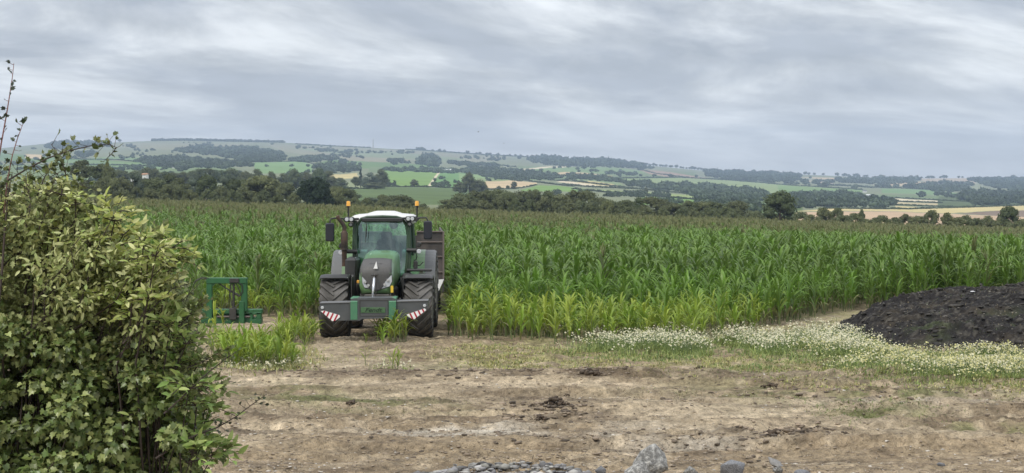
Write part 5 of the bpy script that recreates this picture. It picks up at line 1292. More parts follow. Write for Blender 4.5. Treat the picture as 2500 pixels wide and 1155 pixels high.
rock('stone', 1890, 1150, 52, 44, 22, M_slab, 'flat-topped grey slab tilted up on a smaller stone', 'stone', 21, (.25, .38, .2), sharp=.2)
rock('stone', 1898, 1166, 30, 40, 24, M_lime, 'small stone propping up the flat grey slab', 'stone', 25)
rock('stone', 1960, 1166, 46, 40, 18, M_bluer, 'low dark stone right of the flat slab at the bottom edge', 'stone', 28)
rock('stone', 1685, 1166, 44, 40, 26, M_lime, 'small dark-topped stone left of the rounded dark boulder', 'stone', 33)
rock('stone', 1468, 1166, 36, 30, 26, M_bluer, 'small bluish stone left of the largest boulder', 'stone', 37)
rock('stone', 2298, 1143, 24, 18, 12, M_bluer, 'single dark stone on the bare soil at the lower right', 'stone', 41)
rock('stone', 2376, 815, 1, 1, 1, M_plastic, 'x', 'stone', 5)
bpy.data.objects.remove(bpy.data.objects[[o.name for o in bpy.data.objects if o.get('label') == 'x'][0]])
hp = P(2376, 726, 45.6); v, f = rock_mesh(77, .5, .5, 2); o = link('plastic_scrap', arr_mesh('plastic_scrap', v * .055, f), None, (M_plastic,)); o.location = (hp.x, 45.6, hz(hp.x, 45.6) + .04); o.scale = (1.5, 1, .7); tag(o, 'small white plastic scrap lying on the dark heap', 'scrap')
for i_, (px, py, w, h_, lab) in enumerate(((1448, 926, 62, 13, 'blackish lump of turned soil at the far edge of the bare track'), (1358, 1004, 66, 24, 'tallest dark soil clod in the middle of the yard'), (1320, 1022, 34, 12, 'flat dark clod before the tallest one'), (1300, 1006, 18, 8, 'small clod left of the tallest dark clod'), (1384, 971, 18, 9, 'small near-black clod behind the tallest one'), (1708, 921, 24, 9, 'brown clod beside the weeds right of centre'), (1896, 1066, 62, 14, 'broken slab of dark earth pressed up at the right of the yard'), (1996, 1052, 30, 14, 'dark pointed clod right of the broken slab of earth'), (1880, 945, 44, 8, 'long dark clod below the white flowers'), (858, 1002, 34, 9, 'dark clod near the left of the yard'), (1320, 1102, 22, 10, 'small dark clod near the bottom of the yard'))):
    x, y = G0(px, py); s = y / F; V = []; T = []; nv = 0; g = np.random.default_rng(60 + i_)
    for k in range(26):
        u = g.normal() * .21; d_ = g.normal() * .20; r_ = w * s * g.uniform(.06, .17); v, f = rock_mesh(700 + int(g.integers(40)), 1, .8, 3 if k < 8 else 2)
        v = v * r_ * np.array((1, 1, .75)) + (u * w * s, d_ * w * s * 1.4, max(0, h_ * s * (1 - (u / .5) ** 2) * g.uniform(.2, .85)) - r_ * .1); V.append(v); T.append(f + nv); nv += len(v)
    o = link('soil_clod', arr_mesh('soil_clod', np.concatenate(V), np.concatenate(T)), None, (M_clod,)); o.location = (x, y, gz(x, y)); tag(o, lab, 'clod')
# rubble spread at the bottom edge
def scatter_rocks(name, pts_, size, m_, label, cat, cols=None, flat=.5, kind='stuff'):
    V = []; T = []; C_ = []; nv = 0; protos = [rock_mesh(300 + k, 1, .5, 2) for k in range(6)] if len(pts_) < 1200 else None
    if protos is None:
        protos = []
        for k in range(6):
            v, f = ICO1; rng = np.random.default_rng(k); protos.append((v * (1 + .35 * rng.normal(size=(len(v), 1)) * .6), f))
    for (x, y, z, s), c_ in zip(pts_, cols if cols is not None else [(1, 1, 1)] * len(pts_)):
        v, f = protos[R.randrange(6)]; a = R.random() * 6.28; c, s_ = math.cos(a), math.sin(a); sx, sy_, sz = s * R.uniform(.7, 1.4), s * R.uniform(.6, 1.1), s * flat * R.uniform(.5, 1.1)
        vx = v[:, 0] * sx; vy = v[:, 1] * sy_; V.append(np.stack([vx * c - vy * s_ + x, vx * s_ + vy * c + y, v[:, 2] * sz + z + sz * .25], 1)); T.append(f + nv); C_.append(np.broadcast_to(np.array(c_), (len(v), 3))); nv += len(v)
    o = link(name, arr_mesh(name, np.concatenate(V), np.concatenate(T), np.concatenate(C_)), None, (m_,)); return tag(o, label, cat, kind=kind)
M_rub = mat('rubble', (1, 1, 1), .85, attr=True, bump=.6, bscale=18, bdist=.02, var=.2)
pp = []; cc = []
for k in range(3600):
    px = R.uniform(960, 1440); lim = np.interp(px, [960, 1020, 1120, 1300, 1380, 1440], [1166, 1158, 1150, 1144, 1149, 1168]); py = R.uniform(lim, 1215)
    x, y = G0(px, py); pp.append((x, y, gz(x, y) + -.01 + R.uniform(0, .04), .010 + .065 * R.random() ** 3)); g = R.uniform(.08, .34) if R.random() < .75 else R.uniform(.25, .48); cc.append((g, g * .97, g * R.uniform(.86, .98)))
scatter_rocks('rubble', pp, 1, M_rub, 'bed of broken grey stone rubble at the bottom edge of the yard', 'rubble', cc)
pp = []; cc = []
KK = 26000; XY = [(880 + 290 * R.random() ** .8, R.uniform(430, 2540)) for k in range(KK)]; GG = np.array([G0(b, a) for a, b in XY]); DD = fbm(GG[:, 0] * .7, GG[:, 1] * 1.2, 3, 311); ZZ = ground_z(GG[:, 0], GG[:, 1])
for k in range(KK):
    py, px = XY[k]; x, y = GG[k]; dens = DD[k]
    chalk = math.exp(-(((px - 1110) / 200) ** 2 + ((py - 1052) / 20) ** 2)) + math.exp(-(((px - 1580) / 170) ** 2 + ((py - 1075) / 30) ** 2)) + .5 * math.exp(-((px - 600) / 150) ** 2)
    if R.random() > dens * .9 + chalk: continue
    s = .007 + .028 * R.random() ** 3.2; g = R.uniform(.14, .38) if R.random() < .85 or chalk > .5 and R.random() < .5 else R.uniform(.35, .6)
    pp.append((x, y, ZZ[k], s)); cc.append((g, g * .80, g * .58) if g < .385 else (g, g * .92, g * .80))
for k in range(2600):      # larger clods: along the yard's far edge, round the dark clods, in the churned tracks
    z_ = R.random()
    if z_ < .38: px, py = R.uniform(640, 1560), R.gauss(917 + 8 * math.sin(k), 7)
    elif z_ < .55: px, py = R.gauss(1345, 70), R.gauss(1004, 14)
    elif z_ < .70: px, py = R.gauss(1930, 75), R.gauss(1058, 10)
    elif z_ < .85: px, py = R.uniform(900, 1900), R.gauss(1090, 20)
    else: px, py = R.uniform(1600, 2500), R.gauss(960, 22)
    x, y = G0(px, py); g = R.uniform(.07, .20) if R.random() < .7 else R.uniform(.2, .4)
    pp.append((x, y, gz(x, y), .012 + .055 * R.random() ** 2.5)); cc.append((g, g * .78, g * .56))
for k in range(900):       # crumbs spilled round the foot of the heap
    x = R.uniform(7.9, 16); y = float(np.interp(x, [7.9, 8.3, 8.6, 9.1, 10.2, 11.1, 13, 22], [44.4, 42.4, 41.6, 40.8, 40.1, 39.8, 39.3, 37.9])) + R.gauss(-.1, .35); g = R.uniform(.015, .06)
    pp.append((x, y, gz(x, y), R.uniform(.015, .06))); cc.append((g, g * .9, g * .8))
scatter_rocks('pebbles', pp, 1, M_rub, 'scattered chalky pebbles and crumbs of soil over the yard', 'pebbles', cc)
# crumbs and stones on the heap
pp = []; cc = []
HX = RN.uniform(7.9, 20, 9000); HY = RN.uniform(38.0, 51.5, 9000); HZ = heap_h(HX, HY)
for k in range(9000):
    x, y, z = HX[k], HY[k], HZ[k]
    if z < .03: continue
    g = R.uniform(.012, .06) if R.random() < .72 else R.uniform(.08, .30); pp.append((x, y, z, (.012 + .09 * R.random() ** 3) if g < .1 else R.uniform(.008, .03))); cc.append((g, g * .90, g * .76))
scatter_rocks('compost_lumps', pp, 1, M_rub, 'crumbly lumps and pale bits of stone over the dark heap', 'lumps', cc)

# ------------------------------------------------------------------ flowers, weeds
FLOWERS = 1
def blades(pts_, h, w, lean, n=3):
    """bent grass blades: (N,3) roots -> verts, quads"""
    N_ = len(pts_); a = RN.random(N_) * 6.28; hh = h * RN.uniform(.5, 1.3, N_); le = lean * RN.uniform(.2, 1.3, N_)
    d = np.stack([np.cos(a), np.sin(a), np.zeros(N_)], 1); sdv = np.stack([-np.sin(a), np.cos(a), np.zeros(N_)], 1); V = []
    for u, ww in ((0, 1), (.55, .8), (1, .12)):
        p = pts_ + d * (le * hh * u * u)[:, None] + np.array((0, 0, 1)) * (hh * (u - .35 * le * u * u))[:, None]
        V.append(p - sdv * w * ww / 2); V.append(p + sdv * w * ww / 2)
    V = np.stack(V, 1).reshape(-1, 3); b = np.arange(N_)[:, None] * 6
    return V, np.concatenate([b + np.array([[0, 1, 3, 2]]), b + np.array([[2, 3, 5, 4]])])
def sample(poly, n):
    q = [G0(*p) for p in poly]; xa, xb = min(a for a, b in q), max(a for a, b in q); ya, yb = min(b for a, b in q), max(b for a, b in q)
    x = RN.uniform(xa, xb, n * 6); y = RN.uniform(ya, yb, n * 6); k = inpoly(x, y, q); return x[k][:n], y[k][:n]
M_weed = mat('weed_green', (1, 1, 1), .6, attr=True, trans=.3, var=.2, scale=2)
M_petal = mat('white_petal', (1, 1, 1), .6, attr=True, trans=.25)
def flowers(name, poly, n, h, label, pale=.5, seed=0):
    x, y = sample(poly, n); x = x + RN.normal(size=len(x)) * .25; y = y + RN.normal(size=len(x)) * .35; cl = fbm(x * 1.3, y * 1.3, 3, 401 + seed); k = cl > RN.uniform(.36, .64, len(x)); x, y = x[k], y[k]
    zg = np.maximum(ground_z(x, y), heap_h(x, y)); hh = h * RN.uniform(.55, 1.25, len(x)) * (.55 + .9 * fbm(x * .8, y * .8, 2, 77))
    root = np.stack([x, y, zg], 1)
    # feathery greenery
    V1, Q1 = blades(np.repeat(root, 4, 0) + RN.normal(size=(len(x) * 4, 3)) * (.06, .06, 0), h * .62, .014, 1.2)
    gcol = np.array((.25, .31, .10)) * RN.uniform(.6, 1.6, (len(x) * 4, 1)) + np.array((.05, .04, 0)) * RN.random((len(x) * 4, 1))
    C1 = np.repeat(gcol, 6, 0)
    tops = root + np.stack([RN.normal(size=len(x)) * .05, RN.normal(size=len(x)) * .05, hh], 1)
    V2 = np.stack([root, root + (.007, 0, 0), tops + (.003, 0, 0), tops], 1).reshape(-1, 3); Q2 = np.arange(len(V2)).reshape(-1, 4); C2 = np.tile((.12, .18, .06), (len(V2), 1))
    gr_ = link(name, arr_mesh(name, np.concatenate([V1, V2]), np.concatenate([Q1, Q2 + len(V1)]), np.concatenate([C1, C2])), None, (M_weed,))
    # heads: five-petalled discs, tilted, with a yellow eye
    m_ = len(tops); rep = 2; T_ = np.repeat(tops, rep, 0) + RN.normal(size=(m_ * rep, 3)) * (.035, .035, .02); M_ = len(T_)
    nr = RN.normal(size=(M_, 3)) * .45 + (0, -.25, .8); nr /= np.linalg.norm(nr, axis=1)[:, None]; a = np.cross(nr, (0.2, 1, 0)); a /= np.linalg.norm(a, axis=1)[:, None]; b = np.cross(nr, a); r_ = (.008 + .018 * RN.random(M_) ** 1.6)[:, None]
    V = []; 
    for j in range(10):
        an = 2 * math.pi * j / 10; rr = r_ * (1 if j % 2 == 0 else .72); V.append(T_ + (a * math.cos(an) + b * math.sin(an)) * rr)
    V = np.stack([T_ + nr * .004] + V, 1).reshape(-1, 3); base = np.arange(M_)[:, None] * 11
    F3 = np.concatenate([base + np.array([[0, 1 + j, 1 + (j + 1) % 10]]) for j in range(10)])
    wc = np.where(RN.random((M_, 1)) < pale, np.array([[.80, .80, .72]]), np.array([[.62, .62, .36]])) * RN.uniform(.75, 1.05, (M_, 1)); Cc_ = np.repeat(wc, 11, 0); Cc_[::11] = (.62, .52, .10)
    link('flower_heads', arr_mesh('flower_heads', V, F3, Cc_), gr_, (M_petal,))
    return tag(gr_, label, 'flowers', kind='stuff')
flowers('mayweed', [(1400, 862), (1440, 842), (1560, 838), (1700, 836), (1900, 828), (1990, 822), (2060, 824), (2150, 850), (2160, 872), (1990, 882), (1840, 868), (1640, 872), (1480, 880)], 9500, .30, 'white mayweed flowers in a dense bank before the maize, left of the heap', .9)
flowers('mayweed', [(2030, 846), (2120, 856), (2180, 866), (2300, 874), (2380, 872), (2430, 872), (2490, 880), (2560, 880), (2560, 935), (2300, 940), (2130, 918), (1990, 895)], 9500, .22, 'creamy yellow-white flowers growing along the foot of the dark heap', .35, 5)
flowers('mayweed', [(555, 912), (560, 892), (640, 888), (715, 892), (712, 908), (640, 914)], 420, .16, 'low white flowers at the foot of the stunted maize beside the hedge', .95, 9)
flowers('mayweed', [(880, 905), (900, 893), (950, 893), (975, 905)], 60, .12, 'few white flowers among the seedlings on the bare track', .95, 12)
def weeds(name, poly, n, h, w, cols, label, thr=(.3, .6), fs=1.2, seed=0):
    x, y = sample(poly, n); x = x + RN.normal(size=len(x)) * .35; y = y + RN.normal(size=len(x)) * .45; cl = fbm(x * fs, y * fs, 3, 501 + seed); k = cl > RN.uniform(thr[0], thr[1], len(x)); x, y = x[k], y[k]
    V, Q = blades(np.stack([x, y, ground_z(x, y) - .01], 1), h, w, 1.5)
    c = np.array(cols)[RN.integers(0, len(cols), len(x))] * RN.uniform(.7, 1.3, (len(x), 1))
    return tag(link(name, arr_mesh(name, V, Q, np.repeat(c, 6, 0)), None, (M_weed,)), label, 'weeds', kind='stuff')
YG = [(.34, .36, .09), (.20, .26, .07), (.46, .42, .17), (.52, .45, .24), (.40, .36, .18)]
weeds('weeds', [(1090, 850), (1400, 858), (1700, 868), (2000, 880), (2200, 905), (2560, 930), (2560, 965), (2000, 945), (1700, 918), (1440, 908), (1180, 900), (1130, 872)], 34000, .075, .018, YG, 'thin yellow-green weeds and straw between the maize and the bare soil')
weeds('weeds', [(1380, 850), (1700, 850), (2000, 850), (2160, 870), (2560, 885), (2560, 950), (2200, 945), (1900, 915), (1500, 892), (1390, 875)], 26000, .10, .016, [(.17, .25, .07), (.24, .31, .09), (.36, .37, .14), (.13, .20, .055)], 'green weeds growing under and in front of the white flowers', (.34, .62), .9, 21)
weeds('weeds', [(1560, 915), (2560, 940), (2560, 1000), (2000, 985), (1600, 965)], 9000, .05, .012, [(.22, .24, .09), (.14, .18, .06), (.38, .34, .18)], 'sparse low weeds on the right half of the yard', (.42, .66), 1.0, 3)
weeds('weeds', [(520, 905), (560, 860), (720, 860), (735, 905), (640, 918)], 9000, .16, .016, YG, 'yellowing weeds around the stunted maize beside the hedge', (.3, .58), 1.6, 5)
weeds('weeds', [(640, 1010), (640, 975), (1100, 975), (1150, 1012)], 5000, .035, .010, [(.17, .19, .08), (.24, .24, .11)], 'faint green growth on the left half of the yard', (.40, .62), .8, 7)
weeds('weeds', [(2020, 1022), (2040, 1008), (2260, 1008), (2250, 1025)], 2500, .05, .012, [(.14, .20, .05), (.20, .25, .07)], 'small green patch of weeds on the yard at the right', (.3, .5), 1.6, 9)
weeds('weeds', [(780, 870), (880, 845), (1100, 850), (1120, 880), (900, 898), (780, 896)], 700, .09, .014, YG, 'thin straggling weeds before the tractor', (.45, .65), 1.5, 11)
x, y = sample([(1150, 862), (1200, 852), (1380, 862), (1380, 872), (1200, 880)], 40)

# straw and stalks sticking out of the heap
x = RN.uniform(8.8, 20, 5000); y = RN.uniform(39.5, 51.5, 5000); z = heap_h(x, y); k = z > .05; x, y, z = x[k], y[k], z[k]
V, Q = blades(np.stack([x, y, z], 1), .07, .012, 2.2)
c = np.array([(.30, .25, .14), (.16, .13, .08), (.10, .14, .05), (.05, .045, .035)])[RN.integers(0, 4, len(x))]
tag(link('straw', arr_mesh('straw', V, Q, np.repeat(c, 6, 0)), None, (M_weed,)), 'bits of straw and stalk mixed into the dark heap', 'straw', kind='stuff')
# ------------------------------------------------------------------ hedge at the left
def leaf_tmpl(kind):
    if kind == 'ivy': o = [(0, 0), (.30, -.10), (.50, .22), (.34, .36), (.42, .62), (.18, .62), (0, 1.0), (-.18, .62), (-.42, .62), (-.34, .36), (-.50, .22), (-.30, -.10)]
    elif kind == 'haw': o = [(0, 0), (.20, .12), (.34, .35), (.22, .45), (.36, .68), (.14, .72), (0, 1), (-.14, .72), (-.36, .68), (-.22, .45), (-.34, .35), (-.20, .12)]
    else: o = [(0, 0), (.10, .12), (.17, .30), (.185, .48), (.15, .68), (.08, .86), (0, 1), (-.08, .86), (-.15, .68), (-.185, .48), (-.17, .30), (-.10, .12)]
    o = np.array(o); c = np.array([[0, .45]]); v = np.concatenate([c, o]); z = -np.abs(v[:, 0]) * .0 + .35 * np.abs(v[:, 0]) - .22 * v[:, 1] ** 2
    n = len(o); f = np.array([[0, 1 + k, 1 + (k + 1) % n] for k in range(n)])
    return np.column_stack([v, z]), f
TM = {k: leaf_tmpl(k) for k in ('ivy', 'haw', 'lance')}
def leaves(pos, dirv, nrm, size, kind):
    """oriented leaves: dirv along the blade, nrm the facing"""
    v, f = TM[kind]; N_ = len(pos)
    dirv = dirv / np.linalg.norm(dirv, axis=1)[:, None]; a = np.cross(dirv, nrm); a /= np.linalg.norm(a, axis=1)[:, None] + 1e-9; c = np.cross(a, dirv)
    V = pos[:, None] + (a[:, None] * v[None, :, 0:1] + dirv[:, None] * v[None, :, 1:2] + c[:, None] * v[None, :, 2:3]) * size[:, None, None]
    F_ = (np.arange(N_) * len(v))[:, None, None] + f[None]
    return V.reshape(-1, 3), F_.reshape(-1, 3), len(v)
def lmat(name, rough=.45, tr=.25, spec=.4):
    return mat(name, (1, 1, 1), rough, attr=True, trans=tr, spec=spec)
M_ivy = lmat('ivy_leaf', .38, .15, .5); M_haw = lmat('hawthorn_leaf', .5, .25); M_ash = lmat('ash_leaf', .5, .35); M_twig = mat('twig_bark', (.055, .04, .032), .85); M_red2 = mat('red_stem', (.16, .07, .06), .6)
def hedge_pts(poly, n, y0, y1, rad, per, squash=.8):
    """clump centres inside a pixel outline at depth y0..y1, each with a shell of leaves"""
    xs_ = [a for a, b in poly]; ys_ = [b for a, b in poly]; out = []
    while len(out) < n:
        a, b = R.uniform(min(xs_), max(xs_)), R.uniform(min(ys_), max(ys_))
        if inpoly(np.array([a]), np.array([b]), poly)[0]:
            Y_ = R.uniform(y0, y1); out.append(tuple(P(a, b, Y_)) + (R.uniform(*rad),))
    out = np.array(out); c = np.repeat(out, per, 0); d = RN.normal(size=(len(c), 3)); d /= np.linalg.norm(d, axis=1)[:, None]
    p = c[:, :3] + d * np.array((1, 1, squash)) * (c[:, 3] * RN.uniform(.45, 1.1, len(c)))[:, None]
    return out, p, d
def colors(n, base, v=.25, alt=None, pa=.2, k=13):
    c = np.array(base)[None] * RN.uniform(1 - v, 1 + v, (n, 1)) * RN.uniform(.92, 1.08, (n, 3))
    if alt is not None: m_ = RN.random(n) < pa; c[m_] = np.array(alt) * RN.uniform(.8, 1.2, (m_.sum(), 1))
    return np.repeat(c, k, 0)
def twigs(name, centres, rootx, rooty, rootz, m_, par, n, r=.0045, wob=.22):
    mb = MB(); idx = R.sample(range(len(centres)), min(n, len(centres)))
    for i_ in idx:
        c = Vector(centres[i_][:3]); b = Vector((c.x * .9 + rootx * .1 - .15 - R.random() * .35 + R.uniform(-.1, .1), c.y + R.uniform(.1, .5), max(c.z - R.uniform(.3, .8), 0)))
        pts_ = [b.lerp(c, t_) + Vector((R.uniform(-wob, wob) * .5, R.uniform(-wob, wob) * .5, R.uniform(-wob, wob) * .4)) * math.sin(t_ * 3.14) for t_ in (0, .25, .5, .75, 1)]
        pts_.append(c + Vector((R.uniform(0, .12), R.uniform(-.1, .05), R.uniform(.02, .14))))
        mb.tube(pts_, [r * 1.5, r * 1.3, r, r * .8, r * .55, r * .25], 5)
    return mb.build(name, m_, par)
def shrub(name, cat, label, poly, n, y0, y1, rad, per, kind, size, base, alt, pa, m_, tw, root, up=.5, v=.28, droop=0., squash=.8):
    cs, p, d = hedge_pts(poly, n, y0, y1, rad, per, squash)
    N_ = len(p); out = d * .9 + RN.normal(size=(N_, 3)) * .5 + (0, 0, -droop); nr = d * .3 + RN.normal(size=(N_, 3)) * .45 + np.array((0, -.45, up + .3))
    V, F_, k = leaves(p, out, nr, RN.uniform(size[0], size[1], N_), kind)
    o = empty(name, root); tag(o, label, cat)
    me = arr_mesh('foliage', V - np.array(root), F_, colors(N_, base, v, alt, pa, k)); link('foliage', me, o, (m_,))
    if tw:
        t_ = twigs('stem', cs, root[0], root[1], root[2], M_twig, None, tw); t_.data.transform(Matrix.Translation(-Vector(root))); t_.parent = o
    return o, cs
POLY_IVY = [(-420, 760), (0, 780), (120, 830), (230, 850), (330, 870), (390, 880), (430, 910), (455, 960), (470, 1060), (480, 1155), (490, 1500), (-420, 1500)]
o, cs = shrub('ivy_hedge', 'hedge', 'dense dark ivy covering the lower part of the hedge at the left edge', POLY_IVY, 560, 9.0, 10.3, (.06, .14), 80, 'ivy', (.024, .046), (.14, .185, .055), (.30, .34, .12), .25, M_ivy, 60, (-3.2, 10, 0), up=.5, droop=.25)
# deep interior foliage that closes the hedge, its inner shade put into darker leaf colour
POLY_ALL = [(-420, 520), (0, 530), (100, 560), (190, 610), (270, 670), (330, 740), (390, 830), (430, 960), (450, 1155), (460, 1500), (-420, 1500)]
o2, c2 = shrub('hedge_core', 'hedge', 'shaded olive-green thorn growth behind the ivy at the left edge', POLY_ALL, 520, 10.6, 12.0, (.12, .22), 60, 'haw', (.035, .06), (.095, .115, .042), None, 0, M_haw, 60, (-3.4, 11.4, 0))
POLY_HAW = [(-420, 510), (0, 490), (90, 465), (175, 480), (215, 560), (290, 640), (370, 670), (430, 720), (450, 800), (450, 900), (440, 1000), (300, 960), (200, 900), (0, 860), (-420, 850)]
o3, c3 = shrub('hawthorn', 'shrub', 'small-leaved olive hawthorn forming the upper part of the hedge', POLY_HAW, 820, 9.2, 10.6, (.05, .12), 70, 'haw', (.018, .038), (.22, .24, .085), (.46, .50, .21), .24, M_haw, 90, (-2.9, 10.5, 0))
POLY_H2 = [(320, 680), (410, 665), (450, 740), (470, 800), (480, 900), (440, 960), (370, 900)]
o4, c4 = shrub('hawthorn', 'shrub', 'thin outer hawthorn sprays left of the green implement', POLY_H2, 85, 9.7, 10.5, (.05, .11), 36, 'haw', (.020, .038), (.13, .155, .06), (.30, .33, .13), .2, M_haw, 50, (-2.1, 10.3, 0))
# compound-leaved saplings: pinnate sprays of long leaflets
def sapling(label, sprays, root, base, alt, size=.062, name='ash_sapling', pairs=4, hang=.12, m_=None):
    o = empty(name, root); tag(o, label, 'sapling'); rt = Vector(root); Vs = []; Fs = []; Cs = []; nv = 0; mb = MB()
    for (px, py, Y_, sc) in sprays:
        c = P(px, py, Y_); trunkp = Vector((c.x - R.uniform(.05, .25), c.y + .2, c.z - R.uniform(.3, .6)))
        mb.tube([rt.lerp(trunkp, .6) , trunkp, c], [.006, .005, .003], 6)
        for s_ in range(R.randint(5, 7)):
            az = R.random() * 6.28; el = R.uniform(.1, 1.35); d = Vector((math.cos(az) * math.cos(el), math.sin(az) * math.cos(el) * .8 - .15, math.sin(el))).normalized()
            L_ = .20 * sc; prev = c; rows_ = []
            for j in range(pairs * 2 + 1):
                u = (j // 2 + 1) / (pairs + 1); q = c + d * L_ * u + Vector((0, 0, -.10 * sc * u * u)); sd_ = d.cross(Vector((0, 0, 1))).normalized()
                if j == pairs * 2: dr = d + Vector((0, 0, -hang)); q = c + d * L_ * .9 + Vector((0, 0, -.08 * sc))
                else: dr = (sd_ if j % 2 else -sd_) * .9 + d * .55 + Vector((0, 0, -hang))
                rows_.append((q, dr))
            mb.tube([c, c + d * L_ * .5 + Vector((0, 0, -.025 * sc)), c + d * L_ * .9 + Vector((0, 0, -.08 * sc))], [.003, .0025, .0015], 4)
            pos = np.array([tuple(a) for a, b in rows_]); dv = np.array([tuple(b) for a, b in rows_]) + RN.normal(size=(len(rows_), 3)) * .3
            nr = np.tile((0, -.35, .9), (len(rows_), 1)) + RN.normal(size=(len(rows_), 3)) * .55
            V, F_, k = leaves(pos, dv, nr, np.full(len(rows_), size * sc) * RN.uniform(.75, 1.15, len(rows_)), 'lance'); V[:, 0] += 0
            Vs.append(V); Fs.append(F_ + nv); Cs.append(colors(len(rows_), base, .18, alt, .3, k)); nv += len(V)
    V = np.concatenate(Vs) - np.array(root); link('foliage', arr_mesh('foliage', V, np.concatenate(Fs), np.concatenate(Cs)), o, (m_ or M_ash,))
    t_ = mb.build('stem', M_twig); t_.data.transform(Matrix.Translation(-rt)); t_.parent = o; return o
def sp(lst, y=9.4, sc=1.0): return [(a, b, y + R.uniform(-.25, .35), sc * R.uniform(.8, 1.15)) for a, b in lst]
YA, YB_ = (.40, .44, .12), (.62, .63, .29)
sapling('tallest yellow-green ash sapling, its pale leaves rising from the middle of the hedge', sp([(255, 530), (280, 540), (300, 575), (270, 580), (245, 590), (290, 610), (255, 625), (310, 640), (270, 655), (235, 640), (300, 680), (330, 700)], 9.3, 1.1), (-2.0, 9.7, 0), YA, YB_)
sapling('yellow-green ash sprays hanging at the right side of the hedge top', sp([(395, 595), (420, 605), (380, 625), (360, 640), (400, 640), (350, 670), (335, 720), (365, 735), (325, 760), (380, 700), (410, 770), (425, 640), (300, 760), (280, 720), (220, 600), (200, 660), (350, 600), (360, 790)], 9.15, .85), (-1.8, 9.6, 0), (.34, .40, .11), YB_)
sapling('pale yellow leaves catching the light at the upper left of the hedge', sp([(60, 470), (110, 480), (150, 475), (80, 520), (30, 500), (185, 500), (120, 560), (60, 590), (160, 620), (110, 640), (100, 600), (15, 540)], 9.4, .7), (-2.6, 9.8, 0), (.42, .47, .15), (.66, .68, .36), pairs=3)
sapling('mid-green broad-leaved elder growing at the right side of the hedge', sp([(425, 765), (440, 795), (415, 800), (455, 840), (440, 860), (430, 900), (465, 900), (480, 940), (460, 950), (430, 990), (480, 990), (500, 1030), (440, 1050), (505, 1085), (470, 1110), (430, 1120), (520, 1110), (400, 940), (390, 1010), (410, 870), (500, 1000), (450, 1000), (480, 1060), (455, 1130), (500, 1075)], 9.25, .8), (-1.6, 9.6, 0), (.24, .335, .09), (.40, .48, .16), size=.075, name='elder', pairs=3)
# extra bright flecks of young leaves over the hedge face
o5, c5 = shrub('privet', 'shrub', 'pale young leaves mingled through the middle of the hedge', [(60, 520), (150, 560), (330, 620), (430, 640), (440, 760), (400, 860), (320, 800), (240, 760), (60, 700)], 130, 8.95, 9.35, (.04, .10), 13, 'lance', (.026, .046), (.33, .37, .13), (.55, .57, .27), .35, M_ash, 12, (-2.1, 9.5, 0))
# long shoots
def shoot(name, label, pix, Y_, r0, leaf_n, kind, size, base, stemmat, cat='bramble', spread=.03, alt=None):
    pts_ = [P(a, b, Y_ + .04 * i_) for i_, (a, b) in enumerate(pix)]; root = pts_[0].copy(); mb = MB(); n = len(pts_)
    mb.tube(pts_, [r0 * (1 - .75 * i_ / (n - 1)) for i_ in range(n)], 6)
    pos = []; dv = []
    for k in range(leaf_n):
        u = (k + R.random() * .7) / leaf_n * (n - 1); i_ = min(int(u), n - 2); q = pts_[i_].lerp(pts_[i_ + 1], u - i_); dr = (pts_[i_ + 1] - pts_[i_]).normalized()
        s_ = Vector((R.uniform(-1, 1), R.uniform(-1, .5), R.uniform(-.6, .8))).normalized(); q2 = q + s_ * spread * R.random(); mb.tube([q, q2], [.0015, .001], 4)
        for _ in range(R.randint(1, 3)): pos.append(tuple(q2)); dv.append(tuple(s_ + dr * .5 + Vector((R.uniform(-.5, .5), R.uniform(-.5, .5), R.uniform(-.5, .5)))))
    pos = np.array(pos); dv = np.array(dv); N_ = len(pos)
    V, F_, k = leaves(pos, dv, RN.normal(size=(N_, 3)) * .7 + (0, -.5, .5), RN.uniform(size[0], size[1], N_), kind)
    o = mb.build('stem', stemmat); o.data.transform(Matrix.Translation(-root)); e_ = empty(name, root); tag(e_, label, cat); o.parent = e_
    link('foliage', arr_mesh('foliage', V - np.array(tuple(root)), F_, colors(N_, base, .25, alt, .25, k)), e_, (M_haw,)); return e_
shoot('bramble_shoot', 'tall reddish bramble shoot standing highest against the sky at the far left', [(-60, 620), (-30, 520), (-10, 430), (3, 350), (15, 285), (24, 230), (30, 190), (34, 155)], 9.2, .006, 26, 'haw', (.016, .034), (.045, .06, .04), M_red2)
shoot('bramble_shoot', 'shorter thin shoot beside the tallest one at the far left', [(10, 520), (18, 440), (30, 380), (42, 340), (55, 305), (62, 293)], 9.2, .004, 20, 'haw', (.015, .034), (.05, .07, .04), M_red2)
shoot('rose_shoot', 'long arching shoot with leaves reaching right across the hills', [(-40, 500), (20, 440), (70, 410), (120, 385), (170, 368), (220, 356), (262, 352), (284, 360)], 9.25, .006, 46, 'haw', (.022, .045), (.12, .15, .055), M_twig, 'shoot', .07, (.22, .24, .09))
shoot('rose_shoot', 'short side twig hanging from the tip of the arching shoot', [(284, 360), (276, 372), (264, 384), (252, 396)], 9.25, .003, 9, 'haw', (.014, .028), (.10, .13, .05), M_twig, 'shoot', .03)
shoot('thorn_branch', 'leafy thorn branch rising left of the yellow sapling', [(130, 640), (150, 560), (160, 500), (165, 440), (150, 390), (125, 352)], 9.3, .007, 42, 'haw', (.022, .045), (.11, .14, .05), M_twig, 'branch', .08, (.25, .27, .10))
shoot('thorn_branch', 'second leafy branch on the left, thick with olive leaves under the arching shoot', [(40, 640), (60, 560), (90, 480), (110, 430), (130, 400)], 9.4, .007, 60, 'haw', (.024, .048), (.10, .13, .045), M_twig, 'branch', .12)
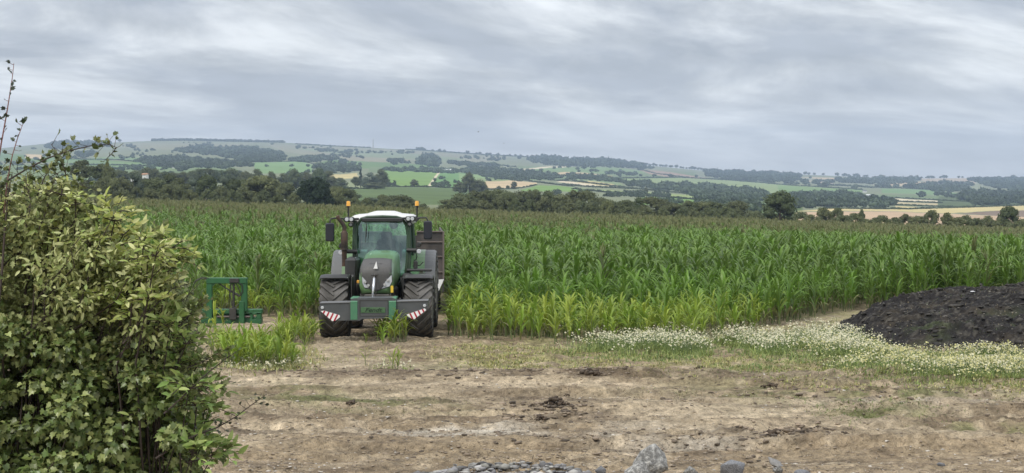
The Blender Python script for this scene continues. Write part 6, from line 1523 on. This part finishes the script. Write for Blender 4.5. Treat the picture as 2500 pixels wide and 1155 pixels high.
shoot('thorn_branch', 'bare dark thorn branch reaching furthest right over the yard', [(380, 1120), (430, 1085), (480, 1062), (530, 1044), (575, 1018), (615, 988), (652, 962)], 9.0, .006, 34, 'haw', (.012, .024), (.06, .07, .04), M_twig, 'branch', .06)
shoot('thorn_branch', 'dark thorn branch crossing the hedge towards the implement', [(300, 840), (340, 790), (380, 745), (420, 705), (470, 690)], 9.0, .005, 24, 'haw', (.014, .028), (.09, .11, .05), M_twig, 'branch', .05)
shoot('thorn_branch', 'slanting thorn twig over the elder leaves', [(400, 1010), (440, 975), (480, 935), (520, 900), (560, 870), (590, 850)], 9.0, .005, 26, 'haw', (.012, .026), (.10, .13, .05), M_twig, 'branch', .05)
shoot('thorn_branch', 'dark upright twig left of the yellow sapling', [(190, 760), (215, 680), (240, 600), (270, 540), (300, 480)], 9.1, .005, 20, 'haw', (.014, .028), (.12, .14, .06), M_twig, 'branch', .04)
shoot('thorn_branch', 'upright dark stem at the far left of the hedge', [(-5, 760), (5, 660), (12, 560), (20, 470), (30, 420)], 9.1, .008, 20, 'haw', (.02, .036), (.10, .13, .05), M_twig, 'branch', .05)

for i_, (a, b, c_, d, e_, f_, w_) in enumerate(((60, 560, 75, 490, 62, 425, 'low leafy spray rising at the far left of the hedge'), (95, 560, 120, 480, 145, 418, 'upright leafy spray under the middle of the arching shoot'), (170, 560, 195, 500, 205, 440, 'leafy spray under the tip of the arching shoot'), (210, 600, 235, 540, 232, 488, 'thin spray left of the pale ash leaves'), (300, 640, 340, 590, 372, 562, 'thin spray standing over the right shoulder of the hedge'), (380, 690, 430, 640, 462, 622, 'sparse spray reaching toward the maize from the hedge shoulder'), (430, 800, 470, 760, 498, 742, 'sparse spray pointing at the green implement'), (450, 900, 500, 880, 548, 856, 'thin spray over the stunted maize'), (440, 980, 500, 950, 560, 930, 'thin spray reaching out level with the bare track'), (455, 1130, 510, 1115, 548, 1108, 'lowest spray at the right foot of the hedge'), (-10, 560, 5, 470, -5, 420, 'leafy spray cut by the left edge of the picture'))):
    shoot('leafy_spray', w_, [(a, b), ((a + c_) / 2 + 4, (b + d) / 2), (c_, d), ((c_ + e_) / 2 - 3, (d + f_) / 2), (e_, f_)], 9.1 + .05 * (i_ % 4), .004, 44, 'haw', (.020, .042), (.17, .20, .07), M_twig, 'branch', .075, (.36, .38, .16))
